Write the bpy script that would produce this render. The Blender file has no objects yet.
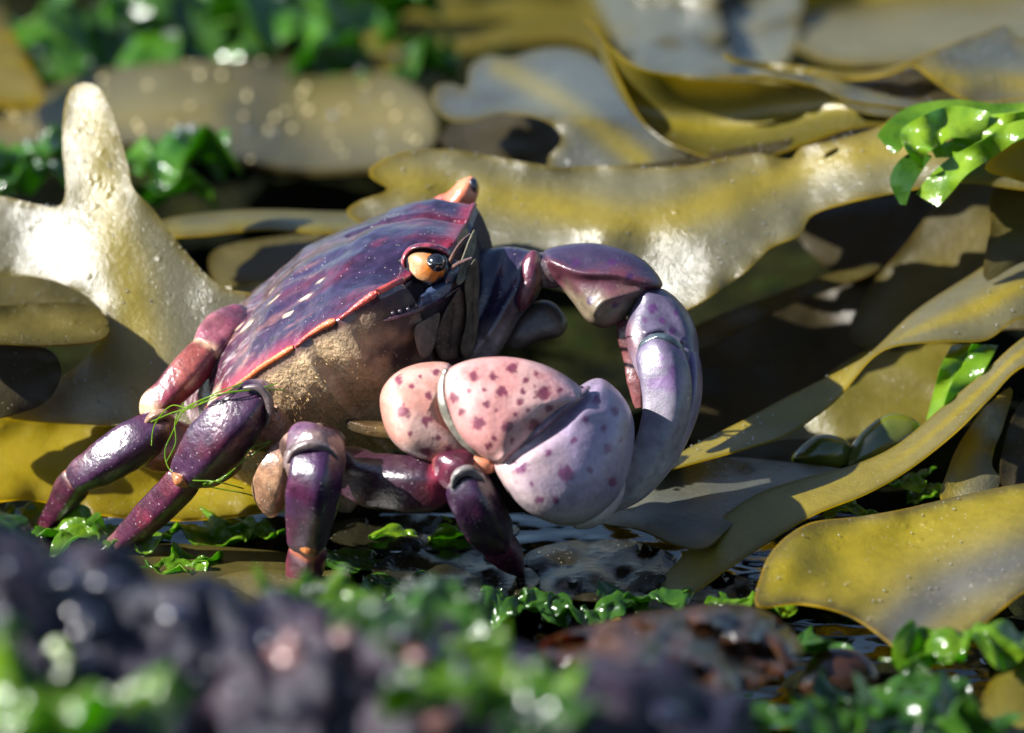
import bpy, bmesh, math, random
import numpy as np
from mathutils import Vector, noise
from mathutils.geometry import delaunay_2d_cdt

random.seed(7)
rng = np.random.default_rng(7)
scene = bpy.context.scene
scene.unit_settings.scale_length = 0.01          # one Blender unit is one centimetre
COL = scene.collection

# ------------------------------------------------------------------ camera
DIST, PITCH = 60.0, math.radians(18)
TGT = np.array([0.0, 0.0, 1.64])
FWD = np.array([0, math.cos(PITCH), -math.sin(PITCH)])
UPV = np.array([0, math.sin(PITCH), math.cos(PITCH)])
RGT = np.array([1.0, 0, 0])
CAMP = TGT - FWD * DIST
cam = bpy.data.cameras.new('camera')
camo = bpy.data.objects.new('camera', cam); COL.objects.link(camo)
camo.location = CAMP; camo.rotation_euler = (math.pi / 2 - PITCH, 0, 0)
cam.sensor_width = 36; cam.lens = 36 * DIST / 10.24
cam.clip_start = 1; cam.clip_end = 3000
cam.dof.use_dof = True; cam.dof.focus_distance = DIST - 1.2; cam.dof.aperture_fstop = 0.215
scene.camera = camo

# ------------------------------------------------------------------ light
SUN = Vector((-0.77, -0.14, 0.55)).normalized()
world = bpy.data.worlds.new('World'); scene.world = world; world.use_nodes = True
wn = world.node_tree.nodes; wl = world.node_tree.links
sky = wn.new('ShaderNodeTexSky'); sky.sky_type = 'NISHITA'; sky.sun_disc = False; sky.ozone_density = 2.5; sky.dust_density = .5
sky.sun_elevation = math.asin(SUN.z); sky.sun_rotation = math.atan2(SUN.x, SUN.y)
wn['Background'].inputs[1].default_value = 0.055
wl.new(sky.outputs[0], wn['Background'].inputs[0])
sl = bpy.data.lights.new('sun', 'SUN'); sl.energy = 5.0; sl.angle = math.radians(0.5); sl.color = (1, 0.97, 0.925)
so = bpy.data.objects.new('sun', sl); COL.objects.link(so)
so.rotation_euler = SUN.to_track_quat('Z', 'Y').to_euler(); so.location = (-40, -10, 40)
vs = scene.view_settings
vs.view_transform = 'Standard'; vs.look = 'None'; vs.gamma = 1; vs.exposure = 1.6; vs.use_curve_mapping = False
scene.render.engine = 'CYCLES'
scene.cycles.use_denoising = True
scene.cycles.max_bounces = 8; scene.cycles.transmission_bounces = 6; scene.cycles.transparent_max_bounces = 8
scene.cycles.caustics_reflective = False; scene.cycles.caustics_refractive = False

# ------------------------------------------------------------------ helpers
def P(px, py, z=0.0):
    """pixel of the photograph and centimetres towards the viewer -> world point"""
    k = (DIST - z) / DIST
    return CAMP + FWD * (DIST - z) + (RGT * (px - 512) / 100 + UPV * (366.5 - py) / 100) * k
def Pa(a):
    a = np.asarray(a, float); k = ((DIST - a[:, 2]) / DIST)[:, None]
    return CAMP + FWD * (DIST - a[:, 2:3]) + (RGT * ((a[:, 0:1] - 512) / 100) + UPV * ((366.5 - a[:, 1:2]) / 100)) * k
def V2W(v):
    return RGT * v[0] + UPV * v[1] - FWD * v[2]
def ground_z_at(px, py):
    yv = (366.5 - py) / 100
    return -(TGT[2] + yv * math.cos(PITCH)) / math.sin(PITCH)

def srgb(h):
    h = h.lstrip('#'); c = [int(h[i:i + 2], 16) / 255 for i in (0, 2, 4)]
    return np.array([x / 12.92 if x <= .04045 else ((x + .055) / 1.055) ** 2.4 for x in c])

ORG = {}
def mesh_obj(name, verts, faces, mat, parent=None, attrs=None, col=None, smooth=True, label=None, cat=None, group=None, kind=None):
    verts = np.asarray(verts, float)
    if parent is None or not len(verts):
        org = np.array([verts[:, 0].mean(), verts[:, 1].mean(), verts[:, 2].min()])
    else:
        org = verts.mean(0)
    me = bpy.data.meshes.new(name)
    me.from_pydata((verts - org).tolist(), [], [tuple(f) for f in faces])
    if smooth: me.polygons.foreach_set('use_smooth', [True] * len(me.polygons))
    for k, v in (attrs or {}).items():
        a = me.attributes.new(k, 'FLOAT', 'POINT'); a.data.foreach_set('value', np.asarray(v, np.float32))
    if col is not None:
        a = me.attributes.new('Col', 'FLOAT_COLOR', 'POINT')
        c = np.ones((len(verts), 4), np.float32); c[:, :3] = np.clip(col, 0, 1); a.data.foreach_set('color', c.ravel())
    me.materials.append(mat); me.update()
    o = bpy.data.objects.new(name, me); COL.objects.link(o)
    if parent is not None:
        o.parent = parent; o.location = org - ORG[parent.name]
    else:
        o.location = org
    ORG[o.name] = org
    tag(o, label, cat, group, kind)
    return o
def tag(o, label=None, cat=None, group=None, kind=None):
    if label: o['label'] = label
    if cat: o['category'] = cat
    if group: o['group'] = group
    if kind: o['kind'] = kind
    return o
def empty(name, loc, label, cat, group=None):
    o = bpy.data.objects.new(name, None); COL.objects.link(o); o.location = loc; o.empty_display_size = .3
    ORG[o.name] = np.asarray(loc, float); return tag(o, label, cat, group)
def solidify(o, t, off=0):
    m = o.modifiers.new('thickness', 'SOLIDIFY'); m.thickness = t; m.offset = off; e = o.modifiers.new('edges', 'EDGE_SPLIT'); e.split_angle = math.radians(50); return o

def catmull(pts, n, closed=False):
    p = np.asarray(pts, float); N = len(p); out = []
    segs = N if closed else N - 1
    for i in range(segs):
        if closed: a, b, c, d = p[(i - 1) % N], p[i], p[(i + 1) % N], p[(i + 2) % N]
        else: a, b, c, d = p[max(i - 1, 0)], p[i], p[i + 1], p[min(i + 2, N - 1)]
        for t in np.linspace(0, 1, n, endpoint=False):
            out.append(.5 * ((2 * b) + (-a + c) * t + (2 * a - 5 * b + 4 * c - d) * t * t + (-a + 3 * b - 3 * c + d) * t ** 3))
    if not closed: out.append(p[-1])
    return np.array(out)
def resample(pts, step, closed=True):
    p = np.vstack([pts, pts[:1]]) if closed else pts
    d = np.r_[0, np.cumsum(np.linalg.norm(np.diff(p[:, :2], axis=0), axis=1))]
    n = max(int(d[-1] / step), 8)
    s = np.linspace(0, d[-1], n, endpoint=not closed)
    return np.stack([np.interp(s, d, p[:, k]) for k in range(p.shape[1])], 1)
def seg_dist(q, line):
    q = np.asarray(q); best = np.full(len(q), 1e9)
    for a, b in zip(line[:-1], line[1:]):
        ab = b - a; L = (ab ** 2).sum() + 1e-9
        t = np.clip(((q - a) @ ab) / L, 0, 1)
        best = np.minimum(best, np.linalg.norm(q - (a + t[:, None] * ab), axis=1))
    return best
def inside(q, poly):
    x, y = q[:, 0], q[:, 1]; r = np.zeros(len(q), bool); n = len(poly); j = n - 1
    for i in range(n):
        xi, yi = poly[i, :2]; xj, yj = poly[j, :2]
        c = ((yi > y) != (yj > y)) & (x < (xj - xi) * (y - yi) / (yj - yi + 1e-12) + xi)
        r ^= c; j = i
    return r
def tps(ctrl):
    c = np.asarray(ctrl, float); X = c[:, :2] / 100; z = c[:, 2]; n = len(c)
    def U(r2): return np.where(r2 > 1e-12, .5 * r2 * np.log(np.maximum(r2, 1e-12)), 0)
    K = U(((X[:, None] - X[None]) ** 2).sum(-1)) + .002 * np.eye(n)
    Pm = np.c_[np.ones(n), X]
    A = np.block([[K, Pm], [Pm.T, np.zeros((3, 3))]])
    w = np.linalg.lstsq(A, np.r_[z, 0, 0, 0], rcond=None)[0]
    def f(q):
        q = np.asarray(q, float) / 100
        return U(((q[:, None] - X[None]) ** 2).sum(-1)) @ w[:n] + np.c_[np.ones(len(q)), q] @ w[n:]
    return f
def fbm(p, scale=1.0, oct=3, seed=0.0):
    return np.array([noise.fractal(Vector((x * scale + seed, y * scale - seed * 1.7, z * scale + seed * .3)), 1.0, 2.0, oct) for x, y, z in p])

# ------------------------------------------------------------------ materials
def nodes(name):
    m = bpy.data.materials.new(name); m.use_nodes = True
    return m, m.node_tree.nodes, m.node_tree.links, m.node_tree.nodes['Principled BSDF']
def ramp(N, stops):
    r = N.new('ShaderNodeValToRGB')
    while len(r.color_ramp.elements) < len(stops): r.color_ramp.elements.new(.5)
    for e, (p, c) in zip(r.color_ramp.elements, stops):
        e.position = p; e.color = (c, c, c, 1) if np.isscalar(c) else (*c, 1)
    return r
def mixrgb(N, L, fac, a, b, blend='MIX'):
    m = N.new('ShaderNodeMix'); m.data_type = 'RGBA'; m.blend_type = blend
    for sock, v in ((m.inputs[0], fac), (m.inputs[6], a), (m.inputs[7], b)):
        if hasattr(v, 'links') or isinstance(v, bpy.types.NodeSocket): L.new(v, sock)
        elif np.isscalar(v): sock.default_value = v
        else: sock.default_value = (*v, 1)
    return m.outputs[2]
def tex(N, L, kind, scale, detail=4, rough=.55, **kw):
    c = N.new('ShaderNodeTexCoord'); t = N.new('ShaderNodeTex' + kind); t.inputs['Scale'].default_value = scale
    if kind == 'Noise': t.inputs['Detail'].default_value = detail; t.inputs['Roughness'].default_value = rough
    for k, v in kw.items(): setattr(t, k, v)
    L.new(c.outputs['Object'], t.inputs['Vector']); return t
def attr(N, name):
    a = N.new('ShaderNodeAttribute'); a.attribute_name = name; return a

def kelp_mat(name, wing, rib, trans=.35, tcol=(.55, .42, .03), rough=.42, bump=.35, coat=.5, spots=.6):
    m, N, L, B = nodes(name)
    n1 = tex(N, L, 'Noise', 1.1, 5); n2 = tex(N, L, 'Noise', 9, 4)
    ribf = attr(N, 'rib').outputs['Fac']; edf = attr(N, 'edge').outputs['Fac']
    c = mixrgb(N, L, ribf, wing, rib)
    dark = ramp(N, [(.3, 0), (.7, 1)]); L.new(n1.outputs['Fac'], dark.inputs[0])
    c = mixrgb(N, L, dark.outputs[0], c, tuple(np.array(wing) * .55 + np.array((.02, .012, 0))), 'MIX')
    c2 = mixrgb(N, L, .14, mixrgb(N, L, ribf, wing, rib), c)
    fleck = ramp(N, [(.35, .9), (.65, 1.07)]); L.new(n2.outputs['Fac'], fleck.inputs[0])
    c3 = mixrgb(N, L, 1.0, c2, fleck.outputs[0], 'MULTIPLY')
    em = N.new('ShaderNodeMath'); em.operation = 'MULTIPLY'; em.inputs[1].default_value = .6; L.new(edf, em.inputs[0]); c4 = mixrgb(N, L, em.outputs[0], c3, tuple(np.array(rib) * .9))
    vd = tex(N, L, 'Voronoi', 15); vdr = ramp(N, [(.09, .7), (.16, 0)]); L.new(vd.outputs['Distance'], vdr.inputs[0])
    gd = tex(N, L, 'Noise', 1.3, 3); gdr = ramp(N, [(.42, 0), (.62, 1)]); L.new(gd.outputs['Fac'], gdr.inputs[0])
    md = N.new('ShaderNodeMath'); md.operation = 'MULTIPLY'; L.new(vdr.outputs[0], md.inputs[0]); L.new(gdr.outputs[0], md.inputs[1])
    c5 = mixrgb(N, L, md.outputs[0], c4, (.52, .48, .36))
    L.new(c5, B.inputs['Base Color'])
    B.inputs['Roughness'].default_value = rough; B.inputs['IOR'].default_value = 1.45
    B.inputs['Coat Weight'].default_value = coat; B.inputs['Coat Roughness'].default_value = .23; B.inputs['Coat IOR'].default_value = 1.6
    # pustules and fine wet grain
    v = tex(N, L, 'Voronoi', 7.0); v.inputs['Randomness'].default_value = 1
    vr = ramp(N, [(.0, 1), (.22, .25), (.3, 0)]); L.new(v.outputs['Distance'], vr.inputs[0])
    gate = tex(N, L, 'Noise', 1.7, 2); gr = ramp(N, [(.48, 0), (.62, spots)]); L.new(gate.outputs['Fac'], gr.inputs[0])
    vm = N.new('ShaderNodeMath'); vm.operation = 'MULTIPLY'; L.new(vr.outputs[0], vm.inputs[0]); L.new(gr.outputs[0], vm.inputs[1])
    fine = tex(N, L, 'Noise', 42, 3, .6)
    b1 = N.new('ShaderNodeBump'); b1.inputs['Strength'].default_value = bump; b1.inputs['Distance'].default_value = .02
    L.new(fine.outputs['Fac'], b1.inputs['Height'])
    b0 = N.new('ShaderNodeBump'); b0.inputs['Strength'].default_value = .11; b0.inputs['Distance'].default_value = .10
    L.new(n2.outputs['Fac'], b0.inputs['Height']); L.new(b1.outputs[0], b0.inputs['Normal'])
    b2 = N.new('ShaderNodeBump'); b2.inputs['Strength'].default_value = .6; b2.inputs['Distance'].default_value = .03
    L.new(vm.outputs[0], b2.inputs['Height']); L.new(b0.outputs[0], b2.inputs['Normal'])
    L.new(b2.outputs[0], B.inputs['Normal']); L.new(b2.outputs[0], B.inputs['Coat Normal'])
    T = N.new('ShaderNodeBsdfTranslucent')
    tc = mixrgb(N, L, dark.outputs[0], tcol, tuple(np.array(tcol) * .6)); L.new(tc, T.inputs['Color'])
    M = N.new('ShaderNodeMixShader'); ma = N.new('ShaderNodeMath'); ma.operation = 'MULTIPLY_ADD'; ma.inputs[1].default_value = .3; ma.inputs[2].default_value = trans; L.new(edf, ma.inputs[0]); L.new(ma.outputs[0], M.inputs[0])
    L.new(B.outputs[0], M.inputs[1]); L.new(T.outputs[0], M.inputs[2]); L.new(M.outputs[0], N['Material Output'].inputs[0])
    return m

K_PALE = kelp_mat('kelp_pale', (.115, .108, .062), (.23, .18, .014), .40, (.70, .57, .05), .40, .45, 1)
K_OLIVE = kelp_mat('kelp_olive', (.095, .085, .018), (.23, .185, .013), .42, (.60, .48, .02), .36, .35, .7)
K_YELLOW = kelp_mat('kelp_yellow', (.20, .165, .008), (.34, .265, .012), .56, (.90, .70, .02), .34, .25, .4)
K_SHADED = kelp_mat('kelp_shaded', (.022, .016, .006), (.05, .038, .008), .25, (.20, .135, .012), .55, .3, .1)  # near-black kelp: shade of gaps and hollows put into the colour
K_UMBER = kelp_mat('kelp_umber', (.05, .042, .010), (.10, .078, .010), .35, (.30, .22, .015), .5, .3, .15)  # dark olive, deepened for blades that lie in shade
K_SLATE = kelp_mat('kelp_slate', (.075, .078, .062), (.20, .16, .02), .30, (.45, .36, .04), .34, .35, 1)  # slate cast that blades take in shade, put into the colour
K_DULL = kelp_mat('kelp_dull', (.075, .066, .03), (.13, .105, .03), .2, (.3, .22, .03), .4, .3, .4)
K_LEAF = kelp_mat('kelp_leaf', (.26, .21, .008), (.09, .093, .095), .48, (.80, .63, .02), .36, .25, .6)  # grey rib colour carries the shade in the leaf's middle

def weed_mat(name, ca, cb, trans=.55, rough=.2, bmp=.3, cr=.14, cior=1.4):
    m, N, L, B = nodes(name)
    n = tex(N, L, 'Noise', 2.2, 4); r = ramp(N, [(.3, ca), (.7, cb)]); L.new(n.outputs['Fac'], r.inputs[0])
    L.new(r.outputs[0], B.inputs['Base Color']); B.inputs['Roughness'].default_value = rough
    B.inputs['Coat Weight'].default_value = .5; B.inputs['Coat Roughness'].default_value = cr; B.inputs['Coat IOR'].default_value = cior
    f = tex(N, L, 'Noise', 7, 4); b = N.new('ShaderNodeBump'); b.inputs['Strength'].default_value = bmp; b.inputs['Distance'].default_value = .08
    L.new(f.outputs['Fac'], b.inputs['Height']); L.new(b.outputs[0], B.inputs['Normal']); L.new(b.outputs[0], B.inputs['Coat Normal'])
    T = N.new('ShaderNodeBsdfTranslucent'); L.new(mixrgb(N, L, .6, r.outputs[0], (.25, .6, .02)), T.inputs['Color'])
    M = N.new('ShaderNodeMixShader'); M.inputs[0].default_value = trans
    L.new(B.outputs[0], M.inputs[1]); L.new(T.outputs[0], M.inputs[2]); L.new(M.outputs[0], N['Material Output'].inputs[0])
    return m
W_GREEN = weed_mat('sea_lettuce_green', (.045, .13, .006), (.19, .32, .018))
W_LIME = weed_mat('sea_lettuce_lime', (.08, .18, .008), (.27, .40, .025), .5)
W_WET = weed_mat('sea_lettuce_wet', (.02, .09, .006), (.09, .22, .015), .4, .2, .12, .16, 1.7)
W_DEEP = weed_mat('sea_lettuce_deep', (.010, .040, .006), (.05, .13, .012), .35)

def crab_mat(name, rough=.3, coat=.6, bump=.25, bscale=30, speck=.0, mott=.28, pits=0):
    m, N, L, B = nodes(name)
    a = attr(N, 'Col'); n = tex(N, L, 'Noise', bscale * .6, 5, .6)
    r = ramp(N, [(.3, 1 - mott), (.7, 1 + mott * .7)]); L.new(n.outputs['Fac'], r.inputs[0])
    c = mixrgb(N, L, 1.0, a.outputs['Color'], r.outputs[0], 'MULTIPLY')
    c = mixrgb(N, L, 1.0, c, (.86, .84, .84), 'MULTIPLY')
    v = tex(N, L, 'Voronoi', 17)
    if pits:
        pv = tex(N, L, 'Voronoi', 26); pr = ramp(N, [(.06, 1 - pits), (.2, 1)]); L.new(pv.outputs['Distance'], pr.inputs[0]); c = mixrgb(N, L, 1.0, c, pr.outputs[0], 'MULTIPLY')
        big = tex(N, L, 'Noise', 2.2, 5, .65); br = ramp(N, [(.35, 1 - pits * .8), (.6, 1.06)]); L.new(big.outputs['Fac'], br.inputs[0]); c = mixrgb(N, L, 1.0, c, br.outputs[0], 'MULTIPLY')
    if speck:
        vr = ramp(N, [(.10, 1), (.17, 0)]); L.new(v.outputs['Distance'], vr.inputs[0])
        g = tex(N, L, 'Noise', 2.0, 3); gr = ramp(N, [(.45, 0), (.6, speck)]); L.new(g.outputs['Fac'], gr.inputs[0])
        mm = N.new('ShaderNodeMath'); mm.operation = 'MULTIPLY'; L.new(vr.outputs[0], mm.inputs[0]); L.new(gr.outputs[0], mm.inputs[1])
        c = mixrgb(N, L, mm.outputs[0], c, (.62, .56, .52))  # pale specks: shell granules and painted wet sparkle
    L.new(c, B.inputs['Base Color'])
    B.inputs['Roughness'].default_value = rough; B.inputs['Coat Weight'].default_value = coat; B.inputs['Coat Roughness'].default_value = .12
    f = tex(N, L, 'Noise', bscale, 4, .6)
    b = N.new('ShaderNodeBump'); b.inputs['Strength'].default_value = bump; b.inputs['Distance'].default_value = .03
    L.new(f.outputs['Fac'], b.inputs['Height'])
    w = tex(N, L, 'Noise', 3.0, 3); b2 = N.new('ShaderNodeBump'); b2.inputs['Strength'].default_value = .12; b2.inputs['Distance'].default_value = .12
    L.new(w.outputs['Fac'], b2.inputs['Height']); L.new(b.outputs[0], b2.inputs['Normal'])
    L.new(b2.outputs[0], B.inputs['Normal']); L.new(b2.outputs[0], B.inputs['Coat Normal'])
    B.inputs['Subsurface Weight'].default_value = 0
    return m
M_SHELL = crab_mat('crab_shell', .24, .6, .2, 20, .4, .35)
M_LEG = crab_mat('crab_leg', .30, .6, .30, 22, .4, .4)
M_CLAW = crab_mat('crab_claw', .42, .3, .15, 26, .14, .2, .26)
M_FLANK = crab_mat('crab_flank', .75, 0, .8, 24, .35, .3)
M_RIM = crab_mat('crab_rim', .35, .4, .5, 40)
m, N, L, B = nodes('cornea'); B.inputs['Base Color'].default_value = (.008, .008, .012, 1); B.inputs['Roughness'].default_value = .12; B.inputs['Coat Weight'].default_value = 1; M_EYE = m
m, N, L, B = nodes('fuzz'); B.inputs['Base Color'].default_value = (.50, .35, .17, 1); B.inputs['Roughness'].default_value = .9; B.inputs['Specular IOR Level'].default_value = .1; M_FUZZ = m
m, N, L, B = nodes('droplet'); B.inputs['Base Color'].default_value = (.9, .95, 1, 1); B.inputs['Roughness'].default_value = .08; B.inputs['Transmission Weight'].default_value = .9; B.inputs['IOR'].default_value = 1.33; B.inputs['Coat Weight'].default_value = 1; B.inputs['Coat Roughness'].default_value = .22; M_DROP = m

def rock_mat(name, stops, rough=.35, scale=1.0, bump=.8, coat=.6):
    m, N, L, B = nodes(name)
    n = tex(N, L, 'Noise', scale, 6, .6); r = ramp(N, stops); L.new(n.outputs['Fac'], r.inputs[0]); L.new(r.outputs[0], B.inputs['Base Color'])
    B.inputs['Roughness'].default_value = rough; B.inputs['Coat Weight'].default_value = coat; B.inputs['Coat Roughness'].default_value = .1; B.inputs['Specular IOR Level'].default_value = .25 if coat else 0.0
    f = tex(N, L, 'Noise', scale * 5, 6, .65); b = N.new('ShaderNodeBump'); b.inputs['Strength'].default_value = bump; b.inputs['Distance'].default_value = .15
    L.new(f.outputs['Fac'], b.inputs['Height']); L.new(b.outputs[0], B.inputs['Normal']); L.new(b.outputs[0], B.inputs['Coat Normal'])
    return m
M_BED = rock_mat('pool_bed', [(.30, (.002, .003, .003)), (.48, (.006, .007, .004)), (.60, (.014, .015, .005)), (.72, (.009, .02, .005))], .7, .8, coat=0)
M_ROCK = rock_mat('wet_rock', [(.28, (.002, .003, .010)), (.46, (.005, .005, .015)), (.60, (.022, .012, .022)), (.70, (.012, .014, .018))], .45, .9, .6, .2)
m, N, L, B = nodes('pool_water')
B.inputs['Base Color'].default_value = (.5, .65, .7, 1); B.inputs['Roughness'].default_value = .03; B.inputs['IOR'].default_value = 1.33; B.inputs['Transmission Weight'].default_value = 1
f = tex(N, L, 'Noise', .8, 2); f2 = tex(N, L, 'Noise', 2.4, 2); bb = N.new('ShaderNodeBump'); bb.inputs['Strength'].default_value = .9; bb.inputs['Distance'].default_value = .12
L.new(f.outputs['Fac'], bb.inputs['Height']); b3 = N.new('ShaderNodeBump'); b3.inputs['Strength'].default_value = .06; b3.inputs['Distance'].default_value = .03
L.new(f2.outputs['Fac'], b3.inputs['Height']); L.new(bb.outputs[0], b3.inputs['Normal']); L.new(b3.outputs[0], B.inputs['Normal']); M_WATER = m

# ------------------------------------------------------------------ setting: pool bed and water
def build_ground():
    xs = np.r_[np.linspace(-1500, -20, 12), np.linspace(-16, 16, 130), np.linspace(20, 1500, 12)]
    ys = np.r_[np.linspace(-300, -16, 8), np.linspace(-13, 28, 150), np.linspace(34, 2500, 14)]
    X, Y = np.meshgrid(xs, ys); p = np.c_[X.ravel(), Y.ravel(), np.zeros(X.size)]
    near = np.exp(-((p[:, 0] / 18) ** 4 + ((p[:, 1] - 5) / 26) ** 4))
    h = fbm(p, .35, 4, 3.3) * .55 + fbm(p, 1.6, 3, 9.1) * .14
    pool = np.exp(-(((p[:, 0] - .6) / 2.6) ** 2 + ((p[:, 1] + .9) / 2.2) ** 2))
    p[:, 2] = -.25 + h * near * (1 - .7 * pool) - .35 * pool
    nx, ny = len(xs), len(ys)
    F = [(j * nx + i, j * nx + i + 1, (j + 1) * nx + i + 1, (j + 1) * nx + i) for j in range(ny - 1) for i in range(nx - 1)]
    mesh_obj('ground', p, F, M_BED, kind='structure', label='dark wet rock bed under the weeds')
    n = 60
    g = np.array([(x, y, -.06) for y in np.linspace(-7, .4, n) for x in np.linspace(-6.5, 4.5, n)])
    mesh_obj('water', g, [(j * n + i, j * n + i + 1, (j + 1) * n + i + 1, (j + 1) * n + i) for j in range(n - 1) for i in range(n - 1)], M_WATER, kind='structure', label='thin film of dark pool water')
build_ground()

# ------------------------------------------------------------------ sheet and ribbon builders (seaweed)
def sheet(name, outline, zctrl, mat, mid=None, thick=.018, step=7, wav=.11, wsc=.9, seed=0, ribw=22, holes=(), n=6, **tags):
    o = resample(catmull(outline, 8, True), n)
    lo, hi = o.min(0), o.max(0)
    gx = np.arange(lo[0], hi[0], step); gy = np.arange(lo[1], hi[1], step * .87)
    g = np.array([(x + (step / 2 if j % 2 else 0), y) for j, y in enumerate(gy) for x in gx]) + rng.uniform(-.8, .8, (len(gx) * len(gy), 2))
    g = g[inside(g, o)]
    oc = np.vstack([o, o[:1]])
    g = g[seg_dist(g, oc) > step * .55]
    hl = []
    for h in holes:
        hh = resample(catmull(h, 8, True), 3); hl.append(hh); g = g[~inside(g, hh)]
    pts = [o] + hl + [g]; allp = np.vstack(pts); edges = []; s = 0
    for q in [o] + hl:
        edges += [(s + i, s + (i + 1) % len(q)) for i in range(len(q))]; s += len(q)
    r = delaunay_2d_cdt([Vector(q) for q in allp], edges, [], 1 if not holes else 1, 1e-4)
    q = np.array([(v.x, v.y) for v in r[0]]); F = [tuple(f) for f in r[2]]
    if holes:
        cen = np.array([q[list(f)].mean(0) for f in F]); bad = np.zeros(len(F), bool)
        for hh in hl: bad |= inside(cen, hh)
        F = [f for f, b in zip(F, bad) if not b]
    z = Zm(tps(zctrl)(q))
    ed = seg_dist(q, oc)
    p3 = np.c_[q / 100, z]
    z = z + wav * fbm(p3, wsc, 2, seed + .37) * 2 + wav * 1.3 * fbm(p3, wsc * 2.6, 2, seed + 5.37) * np.exp(-ed / 14)
    p = Pa(np.c_[q, z])
    rib = np.exp(-(seg_dist(q, catmull(mid, 6)) / ribw) ** 2) if mid is not None else np.full(len(q), .3)
    ob = mesh_obj(name, p, F, mat, attrs={'rib': rib, 'edge': np.exp(-ed / 5)}, **tags)
    solidify(ob, thick); return ob

def ribbon(name, st, mat, thick=.018, nu=14, nv=14, wav=.03, seed=0, parent=None, ribs=None, **tags):
    """st: stations ((a), (b)[, (middle)]) of (px, py, z) across the blade"""
    A = catmull([s[0] for s in st], nu); Bc = catmull([s[1] for s in st], nu)
    M = catmull([s[2] if len(s) > 2 else tuple((np.array(s[0]) + np.array(s[1])) / 2) for s in st], nu)
    pts, rib, ed = [], [], []
    rv_ = np.interp(np.linspace(0, 1, len(A)), np.linspace(0, 1, len(st)), ribs) if ribs is not None else np.zeros(len(A))
    for a, m_, b, rb_ in zip(A, M, Bc, rv_):
        cpt = 2 * m_ - .5 * (a + b)
        for v in np.linspace(0, 1, nv):
            pts.append((1 - v) ** 2 * a + 2 * v * (1 - v) * cpt + v * v * b)
            rib.append(max(rb_, math.exp(-((v - .5) / .16) ** 2))); ed.append(math.exp(-min(v, 1 - v) / .06))
    pts = np.array(pts); pts[:, 2] = Zm(pts[:, 2])
    pts[:, 2] += wav * 2 * fbm(np.c_[pts[:, :2] / 100, pts[:, 2]], 1.1, 2, seed + .71)
    nn = len(A)
    F = [(i * nv + j, i * nv + j + 1, (i + 1) * nv + j + 1, (i + 1) * nv + j) for i in range(nn - 1) for j in range(nv - 1)]
    ob = mesh_obj(name, Pa(pts), F, mat, parent=parent, attrs={'rib': rib, 'edge': ed}, **tags)
    solidify(ob, thick); return ob

def Zm(z): return np.where(z > 0, z, np.where(z > -6, z * .62, np.maximum(-3.72 + (z + 6) * 1.25, -14.5)))
KG = dict(cat='kelp', group='kelp blades around the crab')
def kelp(outline, zctrl, mat, label, **kw): return sheet('kelp', outline, zctrl, mat, label=label, **KG, **kw)

# left Y-shaped blade
kelp([(-60, 190), (0, 196), (40, 205), (60, 206), (66, 190), (63, 150), (64, 110), (72, 88), (90, 83), (105, 95), (118, 130), (128, 165), (133, 188), (152, 208), (172, 235), (200, 268), (225, 288), (262, 297), (290, 330), (270, 400), (190, 425), (100, 425), (20, 420), (5, 412), (40, 392), (75, 368), (104, 338), (106, 322), (96, 304), (70, 287), (30, 276), (-60, 268)],
     [(-60, 230, -2.6), (20, 235, -2.2), (90, 85, -2.7), (100, 200, -2.0), (130, 300, -1.25), (240, 300, -1.2), (100, 400, -.7), (220, 410, -.3), (40, 400, -.9), (160, 350, -.85), (62, 250, -1.9), (170, 260, -1.5)],
     K_PALE, 'pale forked blade with an upright rounded tip behind the crab\'s rear legs', mid=[(92, 90), (98, 160), (110, 230), (130, 290), (150, 420)], ribw=26, seed=1, wav=.05)
# yellow blade below it
kelp([(-60, 419), (20, 419), (125, 424), (200, 432), (300, 440), (300, 500), (200, 520), (100, 515), (30, 500), (-60, 500)],
     [(-60, 420, -1.6), (200, 430, -1.6), (300, 440, -1.6), (-60, 500, -.5), (150, 515, -.5), (300, 500, -.3)], K_YELLOW, 'olive yellow blade lying low behind the crab\'s legs', mid=[(-60, 465), (300, 470)], ribw=40, seed=2)
# small dark blade at left edge
kelp([(-60, 300), (0, 306), (60, 303), (95, 308), (110, 328), (95, 342), (40, 346), (0, 344), (-60, 350)],
     [(-60, 300, -.9), (100, 310, -.9), (-60, 350, .2), (100, 340, .0), (40, 325, -.2)], K_UMBER, 'small dark green blade tip poking in the fork\'s gap by a strip of lettuce', seed=3, mid=[(-60, 325), (100, 325)])
kelp([(-60, 348), (0, 344), (50, 350), (60, 380), (30, 410), (-60, 420)], [(-60, 350, -.6), (50, 350, -.8), (-60, 420, .0), (40, 410, -.2)], K_SHADED, 'dark green blade in the shadow under the small blade tip', seed=4)
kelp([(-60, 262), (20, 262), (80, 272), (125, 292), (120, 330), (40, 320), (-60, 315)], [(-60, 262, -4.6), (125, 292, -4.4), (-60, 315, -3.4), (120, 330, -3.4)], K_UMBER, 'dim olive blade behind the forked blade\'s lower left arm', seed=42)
kelp([(210, 255), (270, 238), (340, 236), (350, 262), (290, 290), (230, 300)], [(210, 255, -5.2), (340, 236, -5.2), (230, 300, -4.2), (350, 262, -4.4)], K_UMBER, 'brownish blade in the dark gap behind the shell', seed=43)
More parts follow.
